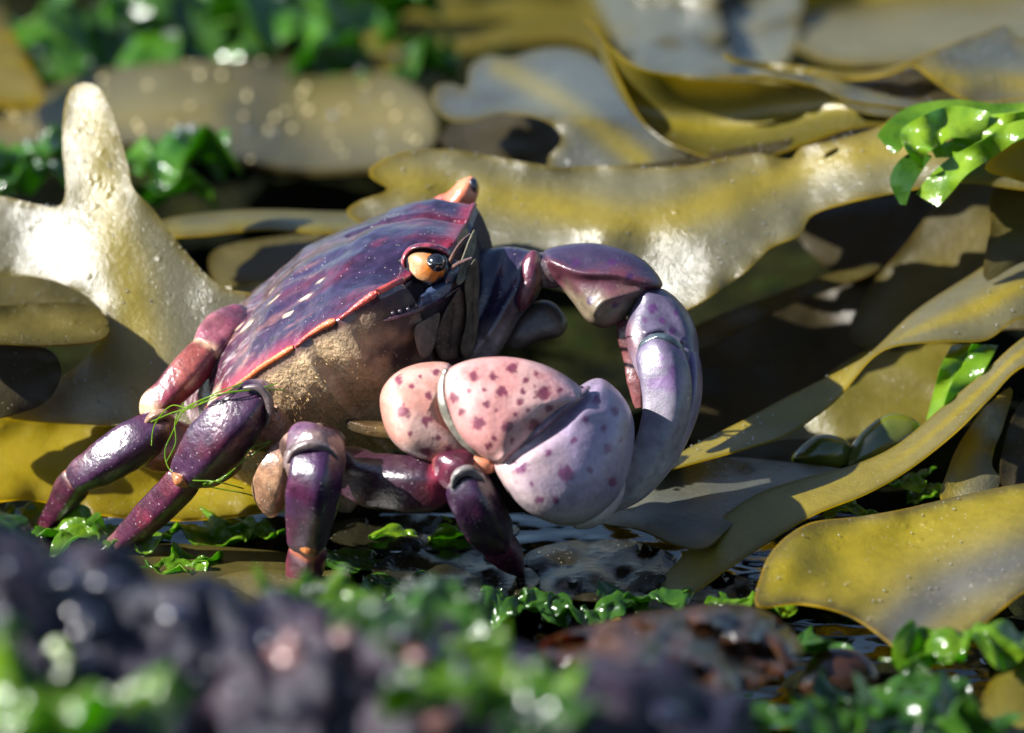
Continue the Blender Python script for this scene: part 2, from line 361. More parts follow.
# central long blade
kelp([(349, 216), (358, 202), (388, 190), (372, 178), (371, 168), (400, 153), (450, 150), (500, 158), (560, 167), (610, 166), (650, 168), (690, 166), (730, 158), (760, 154), (790, 160), (802, 148), (840, 140), (880, 127), (900, 115), (960, 105), (1090, 100), (1090, 196), (1024, 190), (960, 183), (900, 192), (850, 202), (812, 215), (800, 235), (770, 248), (750, 268), (720, 290), (690, 308), (660, 320), (600, 300), (520, 280), (460, 250), (400, 240)],
     [(350, 216, -3.3), (375, 170, -3.9), (450, 150, -3.9), (470, 240, -2.9), (600, 166, -3.6), (620, 300, -2.0), (600, 230, -2.5), (760, 156, -3.3), (700, 300, -1.7), (700, 215, -2.35), (820, 215, -2.2), (880, 130, -3.0), (860, 170, -2.5), (1024, 190, -1.7), (1024, 110, -2.7), (1090, 150, -2.0), (960, 183, -1.8), (500, 200, -3.2), (760, 200, -2.7)],
     K_PALE, 'long pale blade with a yellow midrib running behind the crab\'s raised claw', mid=[(375, 180), (450, 190), (540, 205), (640, 222), (720, 200), (800, 168), (870, 150), (1000, 140)], ribw=20, seed=5, wav=.07, wsc=1.1, holes=[[(823, 156), (836, 148), (840, 151), (828, 158)]])
# rolled blade above it
ribbon('kelp', [((585, 18, -6.4), (596, 24, -6.2), (588, 22, -6.5)), ((612, 48, -5.8), (640, 118, -5.2), (618, 90, -6.1)), ((640, 68, -5.3), (690, 152, -4.6), (660, 118, -5.8)), ((690, 76, -5.0), (750, 160, -4.2), (715, 122, -5.7)),
       ((750, 76, -4.8), (800, 146, -4.1), (778, 112, -5.4)), ((810, 84, -4.6), (845, 130, -4.0), (832, 106, -4.9)), ((850, 100, -4.4), (890, 124, -3.9), (872, 112, -4.5)), ((926, 110, -4.2), (928, 114, -4.1), (927, 112, -4.2))],
       K_OLIVE, nv=22, seed=6, label='rolled hollow blade with a thin pale rim above the long midrib blade', **KG)
# its long lower edge, with the gap's shadow put into a dark sheet
kelp([(545, 168), (627, 166), (690, 158), (740, 148), (800, 138), (850, 130), (892, 118), (900, 124), (840, 142), (760, 158), (690, 170), (600, 175)],
     [(545, 168, -4.8), (740, 148, -4.5), (892, 119, -4.2), (600, 175, -4.1), (760, 158, -4.0), (895, 124, -3.9)], K_SHADED, 'thin brown strip edge and painted shadow between the rolled blade and the long blade', seed=7)
# grey tongue with point under top-right blade
kelp([(680, 78), (740, 76), (790, 74), (835, 80), (880, 94), (935, 106), (960, 112), (900, 118), (860, 112), (842, 105), (838, 96), (800, 88), (740, 82)],
     [(680, 78, -5.0), (800, 76, -5.1), (940, 108, -4.6), (842, 104, -4.2), (740, 82, -4.7), (900, 117, -4.1)], K_SLATE, 'narrow grey blade with a small pointed kink beside the green lettuce ribbons', seed=8)
# top right blade
kelp([(724, 54), (745, 60), (800, 66), (850, 72), (890, 68), (940, 48), (985, 32), (1004, 24), (1024, 40), (1090, 50), (1090, 115), (1024, 110), (972, 102), (950, 92), (930, 78), (912, 66), (890, 74), (850, 80), (800, 74), (745, 66), (725, 58)],
     [(724, 55, -6.0), (850, 74, -5.6), (1004, 25, -7.4), (972, 102, -4.9), (1090, 60, -6.5), (1080, 112, -4.8), (912, 67, -5.4), (960, 60, -5.9)], K_PALE, 'grey blade rising to a ragged point at the upper right', mid=[(724, 56), (850, 76), (960, 80), (1090, 90)], seed=9, ribw=12)
kelp([(850, 82), (912, 68), (935, 84), (975, 104), (940, 118), (880, 100)], [(850, 82, -5.9), (912, 68, -6.2), (975, 104, -5.6), (880, 100, -5.2)], K_SHADED, 'dark sheet painted as the shaded hollow below the ragged grey blade', seed=10)  # dark filler sheet carries the hollow's shade
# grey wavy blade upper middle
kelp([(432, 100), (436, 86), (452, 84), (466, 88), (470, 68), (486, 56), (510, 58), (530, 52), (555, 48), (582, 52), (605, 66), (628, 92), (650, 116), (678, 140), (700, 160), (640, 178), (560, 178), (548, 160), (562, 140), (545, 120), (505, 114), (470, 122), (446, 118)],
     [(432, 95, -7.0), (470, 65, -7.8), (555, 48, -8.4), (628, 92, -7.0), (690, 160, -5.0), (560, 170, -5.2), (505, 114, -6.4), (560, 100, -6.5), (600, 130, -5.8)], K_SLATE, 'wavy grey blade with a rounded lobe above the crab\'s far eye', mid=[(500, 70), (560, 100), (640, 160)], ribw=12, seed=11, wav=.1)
kelp([(470, 112), (510, 106), (560, 118), (580, 150), (560, 172), (480, 165), (440, 140)], [(470, 112, -7.8), (560, 118, -7.6), (560, 170, -6.4), (440, 140, -7.2)], K_SHADED, 'dark filler blade painted as the shaded hollow under the wavy grey blade', seed=12)  # the hole's shade built as a dark filler blade
# big blurred speckled blade at back left
kelp([(-60, 130), (0, 118), (40, 96), (90, 76), (150, 66), (220, 62), (300, 63), (370, 70), (420, 92), (436, 120), (430, 150), (380, 168), (300, 172), (220, 158), (140, 146), (60, 150), (-60, 160)],
     [(-60, 140, -9.5), (90, 76, -12), (300, 63, -12.2), (430, 110, -10.5), (300, 172, -9.6), (140, 146, -9.6), (420, 165, -9.2), (220, 110, -10.4)], K_DULL, 'broad dull olive blade dotted with pale bumps behind the forked tip', mid=[(-60, 140), (200, 110), (430, 120)], ribw=30, seed=13, thick=.06)
# thin blade behind carapace; rib colour paints its lit edge
kelp([(160, 222), (200, 214), (260, 210), (330, 212), (370, 214), (380, 232), (330, 234), (260, 230), (200, 236), (160, 236)],
     [(160, 222, -4.6), (330, 211, -4.8), (380, 232, -3.6), (160, 236, -3.8), (260, 231, -3.7)], K_OLIVE, 'narrow olive blade edge behind the crab\'s shell', mid=[(160, 236), (260, 232), (380, 232)], ribw=8, seed=14)
kelp([(170, 300), (240, 285), (320, 270), (360, 240), (400, 250), (380, 330), (250, 340), (180, 330)], [(170, 300, -3.6), (360, 240, -3.8), (180, 330, -2.8), (380, 330, -2.8)], K_OLIVE, 'shadowed olive blade low behind the crab\'s shell', seed=15)
# right side: large upper strap with folded underside
ribbon('kelp', [((1090, 225, -3.2), (1090, 330, -1.2), (1090, 275, -2.2)), ((1024, 243, -2.8), (1024, 318, -.9), (1024, 285, -1.6)), ((970, 276, -2.3), (985, 340, -.6), (978, 308, -1.2)), ((915, 312, -1.8), (935, 342, -.4), (925, 328, -.9)),
       ((872, 352, -1.2), (880, 352, -.4), (876, 353, -.7)), ((842, 370, -.9), (834, 402, -.3), (840, 386, -.6)), ((790, 396, -.6), (788, 434, .2), (790, 416, -.2)), ((745, 420, -.3), (742, 450, .4), (745, 436, .1)), ((690, 448, .0), (684, 466, .5), (688, 457, .3)), ((648, 474, .2), (646, 478, .4), (647, 476, .3))],
       K_PALE, nv=18, seed=16, ribs=[0, 0, 0, .15, .8, 1, 1, 1, 1, 1], label='strap blade twisting to show its yellow underside at the dark hollow', **KG)
# slate leaf, shade put into its grey, and its yellow folded margin
kelp([(596, 520), (640, 490), (676, 466), (724, 458), (780, 462), (850, 472), (830, 486), (780, 500), (740, 520), (706, 548), (676, 545), (640, 530)],
     [(596, 520, .9), (676, 466, .1), (780, 462, -.2), (850, 472, .3), (706, 545, 1.5), (676, 543, 1.4), (780, 500, .9)], K_SLATE, 'slate grey leaf with shade in its colour touching the hanging claw tip', mid=[(300, 620), (400, 695)], ribw=10, seed=17)
ribbon('kelp', [((1090, 300, -1.2), (1090, 350, -.4)), ((1024, 338, -.6), (1024, 366, .0)), ((985, 372, -.2), (990, 398, .3)), ((942, 408, .0), (954, 434, .6)), ((896, 446, .3), (908, 470, .8)), ((852, 466, .5), (866, 494, 1.1)), ((806, 478, .7), (816, 514, 1.3)),
       ((754, 496, .9), (772, 540, 1.5)), ((708, 530, 1.2), (732, 566, 1.8)), ((664, 576, 1.5), (692, 594, 2.0)), ((622, 604, 1.8), (640, 616, 2.2)), ((588, 618, 2.0), (592, 622, 2.1))],
       K_PALE, nv=10, seed=18, ribs=[0, .1, .2, .3, .6, .9, 1, 1, 1, 1, 1, 1], label='long thin yellow strap curling under the slate leaf down to the pool', **KG)
# lower right leaf
kelp([(757, 606), (760, 578), (772, 552), (792, 533), (815, 522), (860, 517), (910, 508), (970, 494), (1024, 484), (1090, 478), (1090, 560), (1024, 592), (975, 630), (930, 652), (905, 656), (880, 636), (845, 614), (800, 604)],
     [(757, 606, 3.4), (760, 575, 2.9), (800, 528, 2.2), (900, 510, 2.0), (1024, 484, 1.8), (1090, 480, 1.7), (905, 656, 4.2), (1024, 592, 3.6), (1090, 560, 3.2), (850, 575, 2.6), (940, 570, 2.7)],
     K_LEAF, 'broad yellow leaf with shade painted grey in its middle, nearest at the lower right', mid=[(890, 640), (950, 590), (1090, 540)], ribw=34, seed=19)
# corner leaf
kelp([(950, 760), (975, 710), (1000, 670), (1040, 640), (1100, 620), (1100, 790), (960, 790)], [(950, 760, 5.6), (1040, 640, 4.6), (1100, 700, 5.0), (1000, 780, 6.0)], K_OLIVE, 'dull olive leaf tip cut off by the bottom corner', seed=20)
# small upright grey-brown strip
kelp([(942, 502), (948, 470), (962, 440), (985, 408), (1012, 388), (1005, 420), (994, 450), (992, 468), (1000, 480), (985, 505)], [(942, 502, .8), (1012, 388, -.6), (1000, 480, .5), (965, 440, .2)], K_PALE, 'short upright grey brown strip between the yellow strap and broad leaf', mid=[(945, 500), (985, 420)], ribw=10, seed=21)
# dark blades at right behind, the hollow's shade put into their colour
kelp([(868, 290), (905, 245), (940, 200), (960, 182), (1024, 186), (1090, 190), (1090, 320), (1000, 330), (900, 350), (850, 340)], [(868, 290, -4.2), (950, 190, -4.9), (1090, 190, -4.7), (1090, 320, -3.4), (900, 350, -3.2)], K_UMBER, 'dark olive blade in shade under the long blade\'s lower edge', mid=[(880, 320), (1000, 220)], seed=22)
kelp([(690, 345), (720, 320), (770, 300), (830, 283), (880, 264), (900, 300), (880, 400), (780, 440), (690, 440)], [(690, 345, -5.2), (880, 264, -5.8), (690, 440, -4.2), (880, 400, -4.4)], K_SHADED, 'dark brown blade deep in the hollow right of the claw', seed=23)
kelp([(790, 222), (850, 205), (960, 190), (900, 260), (840, 275)], [(790, 222, -6.0), (960, 190, -6.0), (840, 275, -5.4)], K_SHADED, 'dark blade scrap in the gap beneath the green ribbons', seed=24)
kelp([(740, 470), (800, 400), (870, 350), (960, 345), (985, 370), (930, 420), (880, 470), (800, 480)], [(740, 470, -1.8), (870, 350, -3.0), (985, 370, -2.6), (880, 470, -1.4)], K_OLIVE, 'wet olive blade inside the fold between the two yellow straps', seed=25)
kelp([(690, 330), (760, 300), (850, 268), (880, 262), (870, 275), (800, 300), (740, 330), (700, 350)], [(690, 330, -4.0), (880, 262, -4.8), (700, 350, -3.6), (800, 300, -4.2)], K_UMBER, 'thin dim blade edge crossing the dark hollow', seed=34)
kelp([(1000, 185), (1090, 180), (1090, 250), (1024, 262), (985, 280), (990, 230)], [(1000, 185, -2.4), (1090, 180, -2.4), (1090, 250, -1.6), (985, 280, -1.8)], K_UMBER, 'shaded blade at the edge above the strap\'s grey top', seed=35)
kelp([(1000, 470), (1024, 400), (1090, 380), (1090, 500), (1020, 500)], [(1000, 470, -.6), (1090, 380, -1.6), (1090, 500, -.2)], K_SHADED, 'black shaded blade at the edge behind the upright strip', seed=36)
kelp([(650, 470), (720, 450), (800, 440), (860, 450), (850, 480), (760, 470), (680, 485)], [(650, 470, -.9), (860, 450, -1.6), (680, 485, -.6), (850, 480, -1.0)], K_SHADED, 'dark blade beneath the twisting strap next to the claw tip', seed=37)
kelp([(985, 168), (1000, 152), (1024, 140), (1070, 138), (1070, 190), (1010, 178)], [(985, 168, -1.0), (1070, 140, -1.6), (1070, 190, -.9)], K_YELLOW, 'small tan scrap on the long blade at the picture\'s edge', seed=38)
kelp([(118, 560), (160, 545), (230, 548), (300, 556), (350, 575), (330, 600), (240, 606), (150, 590)], [(118, 560, .6), (350, 575, 1.2), (150, 590, 1.7), (330, 600, 2.0), (230, 548, .3)], K_UMBER, 'wet olive scrap lying flat between the diagonal and facing legs', seed=39, wav=.05)
kelp([(200, 585), (260, 570), (320, 580), (340, 610), (260, 625), (190, 612)], [(200, 585, 1.6), (320, 580, 1.5), (260, 625, 2.7), (190, 612, 2.4)], K_SLATE, 'dark wet scrap shining just behind the purple rock', seed=40, wav=.08)
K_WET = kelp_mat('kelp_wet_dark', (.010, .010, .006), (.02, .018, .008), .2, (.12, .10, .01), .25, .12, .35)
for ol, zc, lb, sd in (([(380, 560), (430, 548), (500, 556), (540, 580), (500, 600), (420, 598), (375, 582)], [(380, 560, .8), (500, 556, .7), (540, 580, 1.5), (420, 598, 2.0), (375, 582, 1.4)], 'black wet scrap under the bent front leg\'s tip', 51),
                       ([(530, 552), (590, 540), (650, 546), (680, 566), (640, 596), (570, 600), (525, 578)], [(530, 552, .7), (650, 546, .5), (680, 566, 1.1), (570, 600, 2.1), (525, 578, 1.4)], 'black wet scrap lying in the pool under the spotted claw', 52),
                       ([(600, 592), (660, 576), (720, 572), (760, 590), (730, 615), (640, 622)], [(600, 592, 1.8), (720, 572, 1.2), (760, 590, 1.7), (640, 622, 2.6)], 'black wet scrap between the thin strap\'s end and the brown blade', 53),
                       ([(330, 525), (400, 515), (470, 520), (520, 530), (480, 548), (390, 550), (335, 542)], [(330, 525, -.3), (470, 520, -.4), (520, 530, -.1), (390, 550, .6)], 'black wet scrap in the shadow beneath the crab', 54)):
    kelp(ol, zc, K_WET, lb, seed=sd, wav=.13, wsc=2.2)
# top background blades
kelp([(360, -60), (620, -60), (612, 10), (600, 50), (560, 40), (480, 48), (420, 60), (390, 30)], [(360, -60, -17), (620, -60, -17), (420, 60, -13), (600, 45, -13)], K_OLIVE, 'blurred olive blade along the top edge', seed=26)
kelp([(590, -40), (700, -60), (720, 20), (730, 78), (660, 80), (620, 50)], [(590, -40, -15), (700, -60, -15), (730, 78, -9), (620, 50, -9.5)], K_SLATE, 'blurred blue grey blade leaning up behind the rolled rim', seed=27, wav=.3)
kelp([(690, -60), (790, -60), (800, 30), (770, 76), (715, 74), (705, 20)], [(690, -60, -16), (790, -60, -15), (770, 76, -10), (715, 70, -10.5)], K_SLATE, 'blurred bluish blade at the top beside the shining white one', seed=28, wav=.3)
kelp([(770, 20), (850, 5), (940, -10), (1090, -10), (1090, 60), (980, 50), (900, 64), (820, 60)], [(770, 20, -13), (1090, -10, -14), (1090, 60, -9), (820, 60, -9.5)], K_PALE, 'blurred shiny white blade across the top right', seed=29, wav=.2)
kelp([(760, -60), (1090, -60), (1090, 8), (900, 20), (800, 10)], [(760, -60, -20), (1090, -60, -20), (1090, 8, -15), (800, 10, -15)], K_YELLOW, 'blurred yellow blade at the very top right', seed=30)
kelp([(700, 96), (735, 82), (770, 88), (760, 110), (700, 112)], [(700, 96, -8), (770, 88, -8), (730, 112, -7.4)], K_YELLOW, 'small yellow blade end behind the rolled rim', seed=31)
kelp([(-60, -60), (-10, -60), (8, 20), (28, 60), (44, 98), (10, 110), (-60, 60)], [(-60, -60, -12), (0, 0, -12), (40, 98, -9.5), (-60, 60, -10)], K_YELLOW, 'bright yellow blade leaning at the upper left edge', seed=32)
kelp([(220, -30), (300, 0), (360, 20), (400, 45), (420, 80), (400, 84), (370, 58), (300, 36), (220, 10)], [(220, -30, -16), (300, 10, -15), (420, 80, -12), (380, 60, -12), (220, 10, -15.5)], K_OLIVE, 'blurred pale strap curving down over the green weeds', seed=33)

# ------------------------------------------------------------------ crab
F_ = V2W((.80, .49, .34)); R_ = V2W((.169, .36, -.917)); U_ = V2W((-.572, .791, .205))
CO = P(315, 309, -.5)
def C(f, r, u): return CO + F_ * f + R_ * r + U_ * u
crab = empty('crab', (CO[0], CO[1], 0), 'purple shore crab with orange eyes and pink spotted claw, reared up among kelp', 'crab')

PURP = np.array([.055, .020, .055]); MAROON = np.array([.16, .020, .045]); INDIGO = np.array([.032, .020, .058]); TAN = np.array([.48, .27, .10]); CREAM = np.array([.72, .58, .40])
ORANGE = np.array([.60, .15, .04]); RED = np.array([.50, .07, .05]); PINK = np.array([.55, .22, .24]); GREY = np.array([.30, .26, .27])
def lerp(a, b, t): t = np.clip(np.asarray(t, float), 0, 1)[:, None]; return a * (1 - t) + b * t
def sst(x, a, b): t = np.clip((x - a) / (b - a), 0, 1); return t * t * (3 - 2 * t)

def build_body():
    NS, NT = 121, 121
    s = np.linspace(-1, 1, NS); t = np.linspace(0, 1, NT)
    S, T = np.meshgrid(s, t); S = S.ravel(); T = T.ravel(); A = np.abs(S)
    w = np.interp(T, [0, .06, .15, .3, .5, .62, .66, .70, .80, .85, .89, 1], [1.0, 1.2, 1.42, 1.68, 1.84, 1.88, 1.92, 1.86, 1.90, 1.92, 1.86, 1.80])
    ff = np.interp(A, [0, .05, .34, .44, .51, .60, .70, .76, .84, .93, 1], [1.82, 1.86, 1.88, 1.74, 1.52, 1.42, 1.38, 1.42, 1.52, 1.46, 1.34])
    fb = -1.85 + .45 * A ** 2
    f = fb + (ff - fb) * T; w = np.where(S > 0, w * .76, w); r = S * w
    mg = np.interp(T, [0, .15, .5, .8, 1], [-.25, .0, .16, .17, .16]); cr = np.interp(T, [0, .1, .3, .55, .8, .92, 1], [-.12, .18, .44, .54, .42, .22, -.06])
    u = mg + (cr - mg) * (1 - A ** 2.6) - np.where(S > 0, .16 * S ** 2, 0)
    p3 = np.c_[f, r, u]
    u = u + .035 * fbm(p3, 1.5, 3, 2.2) - .05 * np.exp(-((A - .32 - .1 * np.abs(T - .45)) / .05) ** 2) * np.exp(-((T - .48) / .25) ** 2) - .04 * np.exp(-((T - .42) / .03) ** 2) * (A < .4) - .03 * np.exp(-(S / .03) ** 2) * (T > .7)
    u -= .10 * np.exp(-((A - .63) / .07) ** 2) * np.exp(-((1 - T) / .035) ** 2) * 0
    verts = [np.c_[f, r, u]]
    idx = np.arange(NS * NT).reshape(NT, NS)
    Fc = [(idx[j, i], idx[j, i + 1], idx[j + 1, i + 1], idx[j + 1, i]) for j in range(NT - 1) for i in range(NS - 1)]
    # colours of the dorsal side
    n1 = fbm(np.c_[f * .5, r * 1.8, u], 1.6, 4, 5.5); n2 = fbm(np.c_[f, r, u], 5, 3, 1.5); n3 = fbm(np.c_[f * .6, r * 4, u], 2.6, 3, 8.5)
    n4 = fbm(np.c_[f, r, u], 14, 2, 6.5); n5 = fbm(np.c_[f * .35, r * 6, u], 3.2, 3, 12.5)
    col = lerp(PURP * .75, INDIGO * .8, sst(n1, -.2, .35) * sst(T, .25, .7))
    col = lerp(col, MAROON * .6, sst(n1 + n2 * .9, -.05, -.6) * .55)
    col = lerp(col, np.array([.14, .055, .07]), sst(T, .55, .1) * .7)
    col = lerp(col, np.array([.42, .35, .35]), sst(n5 + n2 * .15, .10, .42) * sst(T, .62, .2) * .8)
    col = lerp(col, np.array([.30, .14, .10]), sst(n3, .15, .45) * sst(T, .8, .45) * .45)
    col = col * (1 + .55 * n4)[:, None]
    col = lerp(col, np.array([.34, .03, .06]), sst(A, .86, .99) * .85 * sst(T, .85, .4))
    col = lerp(col, np.array([.26, .025, .06]), sst(A, .95, 1) * .8)
    col = lerp(col, np.array([.30, .03, .06]), sst(T, .965, .995) * .7)
    for (a, b, ra) in [(.45, -1.15, .055), (.25, -1.3, .045), (.05, -.9, .05), (-.3, -1.0, .07), (-.45, -.85, .06), (.62, -1.0, .03), (.45, 1.15, .055), (.25, 1.3, .045), (-.05, -.62, .05), (-.1, -.4, .04)]:
        d = np.hypot((f - a) / 2.2, r - b); col = lerp(col, CREAM, sst(d, ra * .8, ra * .4))
    d = np.hypot((f + 1.0) / 2.2, (r + 1.45)); col = lerp(col, CREAM, sst(d, .16, .06) * .85)
    cols = [col]
    # perimeter and the folded-under flank
    per = list(idx[0, :]) + list(idx[1:, -1]) + list(idx[-1, -2::-1]) + list(idx[-2:0:-1, 0])
    base = verts[0][per]; prev = per; start = NS * NT; n = len(per); NR = 44
    front = sst(base[:, 0], .6, 1.4)
    for k in range(1, NR + 1):
        q = k / NR
        drop = .04 + 1.62 * (1 - math.cos(q * math.pi / 2)) if False else 1.62 * q ** 1.1
        sc = 1 + .03 * math.sin(min(q * 5, math.pi)) - .50 * q ** 2.2
        fr = base[:, 0] * sc - front * .15 * q - .10 * q
        rr = base[:, 1] * (sc - front * 0.12 * q)
        orb = np.exp(-((np.abs(base[:, 1]) - 1.08) / .25) ** 2) * sst(base[:, 0], 1.2, 1.35)
        fr = fr - orb * .16 * math.exp(-((q - .05) / .08) ** 2)
        uu = base[:, 2] - drop
        ring = np.c_[fr, rr, uu]
        ring += .03 * fbm(ring, 2.2, 3, 4.0)[:, None] * np.array([.5, .8, .3]) * min(1, q * 6)
        verts.append(ring)
        cur = list(range(start, start + n)); start += n
        Fc += [(prev[i], cur[i], cur[(i + 1) % n], prev[(i + 1) % n]) for i in range(n)]
        prev = cur
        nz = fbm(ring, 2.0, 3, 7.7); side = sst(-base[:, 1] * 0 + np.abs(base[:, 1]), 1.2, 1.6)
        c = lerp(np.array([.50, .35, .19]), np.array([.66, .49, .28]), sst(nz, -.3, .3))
        c = lerp(c, np.array([.045, .028, .03]), sst(nz * .5 + base[:, 0] * .8 - q * .55, .35, .95))  # tan darkened towards the face as painted shade
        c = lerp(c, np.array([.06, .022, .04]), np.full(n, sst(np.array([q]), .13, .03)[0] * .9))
        cols.append(c)
    verts.append(verts[-1].mean(0)[None]); cols.append(cols[-1].mean(0)[None])
    Fc += [(prev[i], start, prev[(i + 1) % n]) for i in range(n)]
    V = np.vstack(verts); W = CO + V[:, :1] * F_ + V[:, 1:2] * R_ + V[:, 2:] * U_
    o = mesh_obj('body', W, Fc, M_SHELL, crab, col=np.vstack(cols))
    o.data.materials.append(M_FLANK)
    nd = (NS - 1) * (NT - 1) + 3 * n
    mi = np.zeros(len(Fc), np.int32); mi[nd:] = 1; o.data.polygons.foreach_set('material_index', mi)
    # near margin line for the rim pieces
    return verts, idx
bverts, bidx = build_body()

def tube(name, pts, mat, parent, colfn, nseg=26, sub=9, seed=0, rough=.0, slim=1.0, endcap=True, label=None):
    """pts: (px, py, z, radius in the picture plane, radius in depth) along a limb"""
    q = catmull(pts, sub); q[:, 3:] *= slim
    c = Pa(q[:, :3]); n = len(c)
    T = np.gradient(c, axis=0); T /= np.linalg.norm(T, axis=1)[:, None] + 1e-9
    view = -FWD
    verts, tt, aa = [], [], []
    L = np.r_[0, np.cumsum(np.linalg.norm(np.diff(c, axis=0), axis=1))]; L /= L[-1]
    for i in range(n):
        S = np.cross(T[i], view); S /= np.linalg.norm(S) + 1e-9; Nn = np.cross(S, T[i])
        for k in range(nseg):
            a = 2 * math.pi * k / nseg; ca, sa = math.cos(a), math.sin(a)
            e = 2 / 3.8; a2 = a + .5; ca, sa = math.cos(a2), math.sin(a2)
            x = math.copysign(abs(ca) ** e, ca) * q[i, 3] / 100; y = math.copysign(abs(sa) ** e, sa) * q[i, 4] / 100
            c5, s5 = math.cos(.5), math.sin(.5); rx, ry = q[i, 3] / 100, q[i, 4] / 100; xu, yu = x / max(rx, 1e-6), y / max(ry, 1e-6); x, y = (xu * c5 + yu * s5) * rx * .95, (-xu * s5 + yu * c5) * ry * .88; verts.append(c[i] + S * x + Nn * y); tt.append(L[i]); aa.append(a)
    Fc = [(i * nseg + k, i * nseg + (k + 1) % nseg, (i + 1) * nseg + (k + 1) % nseg, (i + 1) * nseg + k) for i in range(n - 1) for k in range(nseg)]
    verts = np.array(verts)
    if rough:
        cc = np.repeat(c, nseg, 0); d = verts - cc
        verts = cc + d * (1 + rough * fbm(verts, 3.0, 3, seed))[:, None]
    Fc += [tuple(range(nseg))[::-1], tuple((n - 1) * nseg + k for k in range(nseg))]
    tt, aa = np.array(tt), np.array(aa)
    # a: angle round the limb; 0 = one picture side, pi/2 = towards the viewer
    o = mesh_obj(name, verts, Fc, mat, parent, col=colfn(verts, tt, aa), label=label)
    return o

def pillow(name, outline, z, tf, tb, mat, parent, colfn, tilt=(0, 0), cen=None, nang=150, nr=44, power=.5, seed=0, dents=.012, label=None, box=1.0, ridges=()):
    """closed rounded shell piece: outline in the picture plane, own front and back swell, own tilt in depth"""
    o = resample(catmull(outline, 8, True), 1.0); n0 = len(o)
    o = o[np.linspace(0, n0, nang, endpoint=False).astype(int)]
    c = np.array(cen) if cen is not None else o.mean(0)
    rows = []; ph = np.linspace(0, math.pi, nr * 2 + 1)
    for p_ in ph:
        s_ = math.sin(p_); h = math.cos(p_)
        hh = math.copysign(abs(h) ** (2 * power), h)
        s_ = s_ ** box; hh = math.copysign(abs(h) ** (2 * power * box), h)
        q = c + (o - c) * s_
        zz = z + (q[:, 0] - c[0]) * tilt[0] / 100 + (q[:, 1] - c[1]) * tilt[1] / 100 + (tf if h > 0 else tb) * hh
        for (pl, amp, wd) in ridges:
            if h > 0: zz = zz + amp * np.exp(-(seg_dist(q, catmull(pl, 5)) / wd) ** 2) * min(1, h * 3)
        rows.append(np.c_[q, zz])
    v = np.vstack(rows[1:-1]); v = np.vstack([v, rows[0][:1], rows[-1][:1]])
    W = Pa(v)
    if dents: 
        nr_ = W - P(c[0], c[1], z); nr_ /= np.linalg.norm(nr_, axis=1)[:, None]
        W = W + nr_ * (dents * fbm(W, 1.8, 3, seed + .5))[:, None]
    m_ = len(ph) - 2
    Fc = [(i * nang + k, (i + 1) * nang + k, (i + 1) * nang + (k + 1) % nang, i * nang + (k + 1) % nang) for i in range(m_ - 1) for k in range(nang)]
    a, b = m_ * nang, m_ * nang + 1
    Fc += [(k, (k + 1) % nang, a) for k in range(nang)] + [((m_ - 1) * nang + (k + 1) % nang, (m_ - 1) * nang + k, b) for k in range(nang)]
    return mesh_obj(name, W, [f[::-1] for f in Fc], mat, parent, col=colfn(v, W), label=label)

# margin teeth: beaded red-orange ridges along both sides of the shell
def rim_tube(name, ctr, rad, mat, colfn, nseg=10, parent=crab):
    c = np.asarray(ctr); n = len(c); T = np.gradient(c, axis=0); T /= np.linalg.norm(T, axis=1)[:, None]
    ref = U_; V_ = []; tt = []
    for i in range(n):
        S = np.cross(T[i], ref); S /= np.linalg.norm(S); Nn = np.cross(S, T[i])
        for k in range(nseg):
            a = 2 * math.pi * k / nseg; V_.append(c[i] + (S * math.cos(a) + Nn * math.sin(a)) * rad[i]); tt.append(i / (n - 1))
    Fc = [(i * nseg + k, i * nseg + (k + 1) % nseg, (i + 1) * nseg + (k + 1) % nseg, (i + 1) * nseg + k) for i in range(n - 1) for k in range(nseg)]
    Fc += [tuple(range(nseg)), tuple((n - 1) * nseg + k for k in range(nseg))[::-1]]
    V_ = np.array(V_); return mesh_obj(name, V_, Fc, mat, parent, col=colfn(V_, np.array(tt)))
top = bverts[0].reshape(121, 121, 3)
def world(v): return CO + v[:, :1] * F_ + v[:, 1:2] * R_ + v[:, 2:] * U_
def rimcol(a, b): return lambda v, t: lerp(a, b, sst(t, .1, .8)) * (1 + .25 * fbm(v, 9, 2, 3))[:, None]
for side in (0, 120):
    for (t0, t1, rr) in ((.06, .64, .030), (.645, .83, .034), (.845, 1.0, .034)):
        i0, i1 = int(t0 * 120), int(t1 * 120)
        line = world(top[i0:i1 + 1, side]); n = len(line); rad = rr * (.45 + .75 * np.linspace(0, 1, n) ** .8) * (1 + .10 * np.sin(np.arange(n) * 2.4))
        rad[-1] *= .4; rad[-2] *= .8
        rim_tube('margin_tooth', line, rad, M_RIM, rimcol(RED * .9, ORANGE if t0 < .8 else RED * 1.15))
bproj_v = world(np.vstack(bverts)); _d = bproj_v - CAMP
_dep = _d @ FWD; bpx = np.c_[512 + (_d @ RGT) / _dep * DIST * 100, 366.5 - (_d @ UPV) / _dep * DIST * 100]; bz = DIST - _dep
def surf_z(px, py, rad=5):
    d = np.hypot(bpx[:, 0] - px, bpx[:, 1] - py); k = d < rad
    return bz[k].max() if k.any() else bz[d.argmin()]
line = np.vstack([top[-1, 0:16]]); rim_tube('orbit_rim', world(line)[::1], np.full(16, .032), M_RIM, rimcol(RED, MAROON * 1.4))
line = np.vstack([top[-1, 100:121]]); rim_tube('orbit_rim', world(line), np.full(21, .032), M_RIM, rimcol(MAROON * 1.4, RED))
rim_tube('front_edge', world(top[-1, 38:83]), np.full(45, .024), M_RIM, rimcol(MAROON * .6, MAROON))

